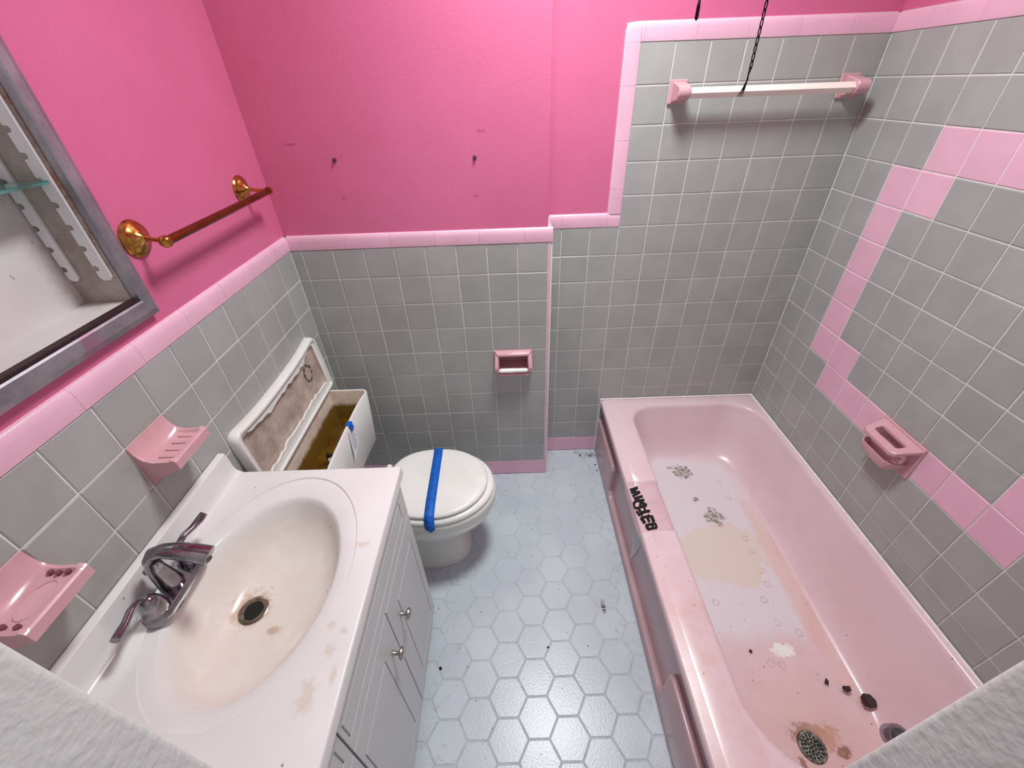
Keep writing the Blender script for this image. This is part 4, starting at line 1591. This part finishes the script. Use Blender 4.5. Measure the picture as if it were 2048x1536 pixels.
for s in (1, -1):
    xo = x0 + 0.002 if s == 1 else x1 - 0.002
    xi = xo + s * 0.017
    b = MB()
    pr = [(D - 0.001, z1 - 0.010), (D - 0.022, z1 - 0.016), (D - 0.042, z1 - 0.040), (D - 0.050, z1 - 0.062), (D - 0.046, z1 - 0.084), (D - 0.03, z0 + 0.006), (D - 0.001, z0 + 0.004)]
    outer = [(xo + s * (0.0, 0.005, 0.001, -0.002, 0.004, 0.005, 0.002)[i], y, z) for i, (y, z) in enumerate(pr)]
    inner = [(xi, y, z) for y, z in pr]
    b.loft([outer, inner])
    b.build('arm', M['ceramic_pink'], tph, bevel=0.004, seg=3, smooth=50)
b = MB()
b.hexa([(x0 + 0.012, D - 0.001, z0 + 0.002), (x1 - 0.012, D - 0.001, z0 + 0.002), (x1 - 0.012, D - 0.001, z0 + 0.020), (x0 + 0.012, D - 0.001, z0 + 0.020)],
       [(x0 + 0.018, D - 0.042, z0 + 0.004), (x1 - 0.018, D - 0.042, z0 + 0.004), (x1 - 0.018, D - 0.042, z0 + 0.014), (x0 + 0.018, D - 0.042, z0 + 0.014)])
b.build('sill', M['ceramic_pink'], tph, bevel=0.003, seg=3, smooth=50)
xm = (x0 + x1) / 2
b = MB().lathe((x0 + 0.015, D - 0.040, z0 + 0.032), (1, 0, 0), [(0.003, 0), (0.004, 0.006), (0.0095, 0.010), (0.0098, 0.066), (0.0088, 0.0665), (0.0088, 0.120), (0.004, 0.124), (0.003, 0.130)], 18)
part_label(b.build('roller', M['white_plastic'], tph, smooth=40), 'white plastic spring roller')

# ------------------------------------------------------------------ soap holder with grab bar on the right wall
rs = thing('soap_holder', (0, (RS[0] + RS[1]) / 2, RS[2]), 'pink ceramic soap holder with grab bar on the wall over the tub', 'soap dish')
ya, yb, za, zb_ = RS[0] + 0.001, RS[1] - 0.001, RS[2] - 0.012, RS[3]
b = MB().box(-0.006, 0.007, ya, yb, za, zb_)
b.build('back_plate', M['ceramic_pink'], rs, bevel=0.003, seg=2)


def ring_arm(p, q, r=0.0085):
    bb = MB().tube([p, q], r, 10)
    return bb


# upper loop: back bar, two splayed arms and the front bar
zt = zb_ - 0.004
fy0_, fy1_ = ya + 0.020, yb - 0.012
b = MB()
outer = [(-0.004, ya + 0.001), (-0.004, yb - 0.001), (-0.062, fy1_), (-0.070, fy1_ - 0.012), (-0.070, fy0_ + 0.012), (-0.062, fy0_)]
inner = [(-0.024, ya + 0.034), (-0.024, yb - 0.030), (-0.045, fy1_ - 0.018), (-0.050, fy1_ - 0.022), (-0.050, fy0_ + 0.022), (-0.045, fy0_ + 0.018)]


def up(x):
    return zt + x * 0.42


for d0, d1 in ((outer, 0),):
    vt = [(x, y, up(x)) for x, y in outer] + [(x, y, up(x)) for x, y in inner] + [(x, y, up(x) - 0.014) for x, y in outer] + [(x, y, up(x) - 0.014) for x, y in inner]
    n = 6
    fs = []
    for i in range(n):
        j = (i + 1) % n
        fs += [(i, j, n + j, n + i), (2 * n + i, 3 * n + i, 3 * n + j, 2 * n + j), (i, 2 * n + i, 2 * n + j, j), (n + i, n + j, 3 * n + j, 3 * n + i)]
    b.add(vt, fs)
b.build('grab_bar', M['ceramic_pink'], rs, bevel=0.004, seg=3, smooth=50)
b = MB()
ty0, ty1 = ya + 0.022, yb - 0.014
zl = za + 0.040
tr_o = [(-0.004, ty0 - 0.006), (-0.004, ty1 + 0.006), (-0.050, ty1), (-0.062, ty1 - 0.014), (-0.062, ty0 + 0.014), (-0.050, ty0)]


def sc(lp, f, z):
    mx = -0.030
    my = (ty0 + ty1) / 2
    return [(min(-0.003, mx + (x - mx) * f), my + (y - my) * f, z) for x, y in lp]


b.loft([sc(tr_o, 0.80, zl - 0.030), sc(tr_o, 0.95, zl - 0.012), sc(tr_o, 1.0, zl + 0.004), sc(tr_o, 0.92, zl + 0.004), sc(tr_o, 0.84, zl - 0.012), sc(tr_o, 0.70, zl - 0.016)])
b.build('soap_tray', M['ceramic_pink'], rs, smooth=40)
b = MB().tube([(-0.026, ty0 + 0.006, zl + 0.012), (-0.040, ty0 + 0.03, zl + 0.013), (-0.040, ty1 - 0.03, zl + 0.013), (-0.026, ty1 - 0.006, zl + 0.012)], 0.009, 10)
b.build('inner_bar', M['ceramic_pink'], rs, smooth=50)

# ------------------------------------------------------------------ ceramic towel bar on the back wall
tb = thing('ceramic_towel_bar', (-0.36, 0, 1.575), 'white square towel bar between two pink ceramic brackets', 'towel bar')
for (px0, px1, hx0, hx1) in ((-0.658, -0.602, -0.648, -0.610), (-0.112, -0.052, -0.097, -0.056)):
    b = MB().box(px0, px1, -0.008, -0.0002, 1.574, 1.640)
    br = b.build('bracket', M['ceramic_pink'], tb, bevel=0.003, seg=2)
    b = MB()
    pr = [(-0.006, 1.578), (-0.006, 1.634), (-0.026, 1.632), (-0.044, 1.628), (-0.072, 1.622), (-0.078, 1.612), (-0.076, 1.598), (-0.064, 1.586), (-0.030, 1.582)]
    b.loft([[(hx0, y, z) for y, z in pr], [(hx1, y, z) for y, z in pr]])
    b.build('post', M['ceramic_pink'], br, bevel=0.003, seg=1, smooth=25)
b = MB()
bl = [(-0.055, 1.5885), (-0.0705, 1.604), (-0.055, 1.6195), (-0.0395, 1.604)]
b.loft([[(-0.613, y, z) for y, z in bl], [(-0.094, y, z) for y, z in bl]])
part_label(b.build('bar', M['wood_white'], tb, bevel=0.001, seg=1), 'cream white square bar')

# ------------------------------------------------------------------ brass towel bar
bt = thing('brass_towel_bar', (xw, -0.52, 1.40), 'tarnished brass towel bar on the pink wall beside the medicine cabinet', 'towel bar')
for y, z in ((-0.741, 1.406), (-0.298, 1.417)):
    b = MB().lathe((xw, y, z), (1, 0, 0), [(0.037, 0), (0.038, 0.003), (0.035, 0.007), (0.029, 0.0085), (0.027, 0.011), (0.018, 0.015), (0.010, 0.021), (0.0065, 0.026)], 32)
    ro = b.build('rosette', M['brass'], bt, smooth=38)
    b = MB().tube([(xw + 0.024, y, z), (xw + 0.04, y, z - 0.003), (xw + 0.066, y, z - 0.007)], [0.0062, 0.0048, 0.006], 12)
    b.build('post', M['brass'], ro, smooth=50)
bx = xw + 0.066
b = MB().tube([(bx, -0.735, 1.399), (bx, -0.5, 1.402), (bx, -0.272, 1.406)], 0.0092, 16)
b.build('bar', M['brass_bar'], bt, smooth=50)
b = MB().lathe((bx, -0.745, 1.399), (0, 1, 0), [(0.001, -0.013), (0.008, -0.010), (0.0125, -0.003), (0.0125, 0.003), (0.0095, 0.009)], 18)
b.build('end_ball', M['brass'], bt, smooth=60)
b = MB().lathe((bx, -0.272, 1.406), (0, 1, 0), [(0.0105, -0.004), (0.0112, 0.0), (0.0105, 0.006), (0.004, 0.009)], 18)
b.build('end_cap', M['brass'], bt, smooth=40)

# ------------------------------------------------------------------ medicine cabinet
mc = thing('medicine_cabinet', (XL, (MC_Y0 + MC_Y1) / 2, 1.25), 'doorless recessed medicine cabinet with scuffed grey steel frame', 'medicine cabinet')
iy0, iy1, iz0, iz1 = MC_Y0 + 0.004, MC_Y1 - 0.012, MC_Z0 + 0.012, MC_Z1 - 0.004
xbk = -2.070
b = MB()
t_ = 0.0025
b.box(xbk - t_, xbk, iy0 - t_, iy1 + t_, iz0 - t_, iz1 + t_)
b.box(xbk, xw + 0.001, iy0, iy1, iz0 - t_, iz0)
b.box(xbk, xw + 0.001, iy0, iy1, iz1, iz1 + t_)
b.build('box', M['cab_inside'], mc)
MB().box(xbk, xw + 0.001, iy1, iy1 + t_, iz0 - t_, iz1 + t_).build('side_panel', M['cab_side'], mc)
MB().box(xbk, xw + 0.001, iy0 - t_, iy0, iz0 - t_, iz1 + t_).build('side_panel', M['cab_side'], mc)
fo = (MC_Y0 - 0.035, -0.795, 1.2665, MC_Z1 + 0.045)     # outer edge of the frame at the wall
xf = XL + 0.012
fi = (iy0 - 0.001, iy1 + 0.002, iz0 - 0.001, iz1 + 0.001)


def fquad(q, x):
    return [(x, q[0], q[2]), (x, q[1], q[2]), (x, q[1], q[3]), (x, q[0], q[3])]


def shrink(q, s):
    return (q[0] + s, q[1] - s, q[2] + s, q[3] - s)


rings = [fquad(fo, xw), fquad(fo, xf - 0.004), fquad(shrink(fo, 0.009), xf), fquad(shrink(fo, 0.012), xf + 0.001), ]
inn = (fi[0] - 0.003, fi[1] + 0.003, fi[2] - 0.003, fi[3] + 0.003)
rings += [fquad(inn, xf - 0.001), fquad(fi, xf - 0.004), fquad(fi, xw)]
sides = ('right', 'top', 'left', 'bottom')
for s in range(4):
    j = (s + 1) % 4
    b = MB()
    b.loft([[rg[s] for rg in rings], [rg[j] for rg in rings]], True, True)
    b.build('frame_rail', M['steel'], mc)
b = MB().box(xw - 0.002, xf - 0.006, fi[0] + 0.002, fi[1] - 0.001, iz0 + 0.0005, iz0 + 0.005)
b.build('gasket', M['flake'], mc)
# toothed shelf strips on the side wall
for xa, xb2 in ((-2.0035, -1.980), (-2.0665, -2.046)):
    pr = [(xb2, 1.358), (xb2, 1.80)]
    left = []
    zz = 1.358
    left.append((xa + 0.006, 1.352))
    left.append((xa, 1.358))
    k = 0
    while 1.376 + 0.039 * k < 1.79:
        zc = 1.376 + 0.039 * k
        for a in range(0, 7):
            an = math.radians(-90 + 30 * a)
            left.append((xa + 0.004 + 0.0055 * math.cos(an) if 0 < a < 6 else xa, zc + 0.0055 * math.sin(an)))
        k += 1
    left.append((xa, 1.80))
    poly = [(xb2 - 0.005, 1.352), (xb2, 1.358), (xb2, 1.80)] + left[::-1]
    b = MB()
    b.prism(poly, lambda a, c, d: (a, d, c), iy1 - 0.0005, iy1 - 0.005)
    b.build('shelf_strip', M['white_plastic'], mc)
    # the strip on the far side of the cabinet
    b = MB()
    b.prism(poly, lambda a, c, d: (a, d, c), iy0 + 0.0005, iy0 + 0.005)
    b.build('shelf_strip', M['white_plastic'], mc)
gs = MB().box(xbk + 0.003, -1.986, iy0 + 0.006, iy1 - 0.0055, 1.528, 1.5335).build('glass_shelf', M['glass'])
tag(gs, 'thin green-edged glass shelf inside the medicine cabinet', 'shelf')

# ------------------------------------------------------------------ small things on walls and floor
for x, z, lab in ((-1.732, 1.466, 'rusty screw in the pink wall nearer the left corner'), (-1.289, 1.459, 'dark screw in the pink wall above the paper holder')):
    b = MB().lathe((x, D + PW, z), (0, -1, 0), [(0.0065, 0), (0.006, 0.003), (0.0035, 0.0035), (0.0035, 0.008), (0.001, 0.0095)], 12)
    tag(b.build('wall_screw', M['screw'], smooth=40), lab, 'screw', 'screws left in the pink wall')


def crumb(px, py, r, lab):
    bb = MB()
    n = 7
    lp = [(px + r * random.uniform(0.7, 1.2) * math.cos(2 * math.pi * j / n), py + r * random.uniform(0.7, 1.2) * math.sin(2 * math.pi * j / n)) for j in range(n)]
    bb.loft([[(x, y, 0.0) for x, y in lp], [(px + (x - px) * 0.5, py + (y - py) * 0.5, r * 0.8) for x, y in lp]])
    tag(bb.build('debris_crumb', M['crumb']), lab, 'crumb', 'dark crumbs on the tile floor')


crumb(-1.478, -1.042, 0.006, 'black crumb on the floor tiles near the cabinet doors')
crumb(-1.098, -0.985, 0.0045, 'tiny black crumb in the middle of the hexagon floor')
crumb(-0.843, -0.045, 0.006, 'dark crumb on the floor in the corner beyond the bathtub')
crumb(-0.774, -0.118, 0.005, 'dark crumb against the tub apron near the back wall, first of two')
crumb(-0.772, -0.158, 0.004, 'smaller dark crumb against the tub apron just nearer than its neighbour')
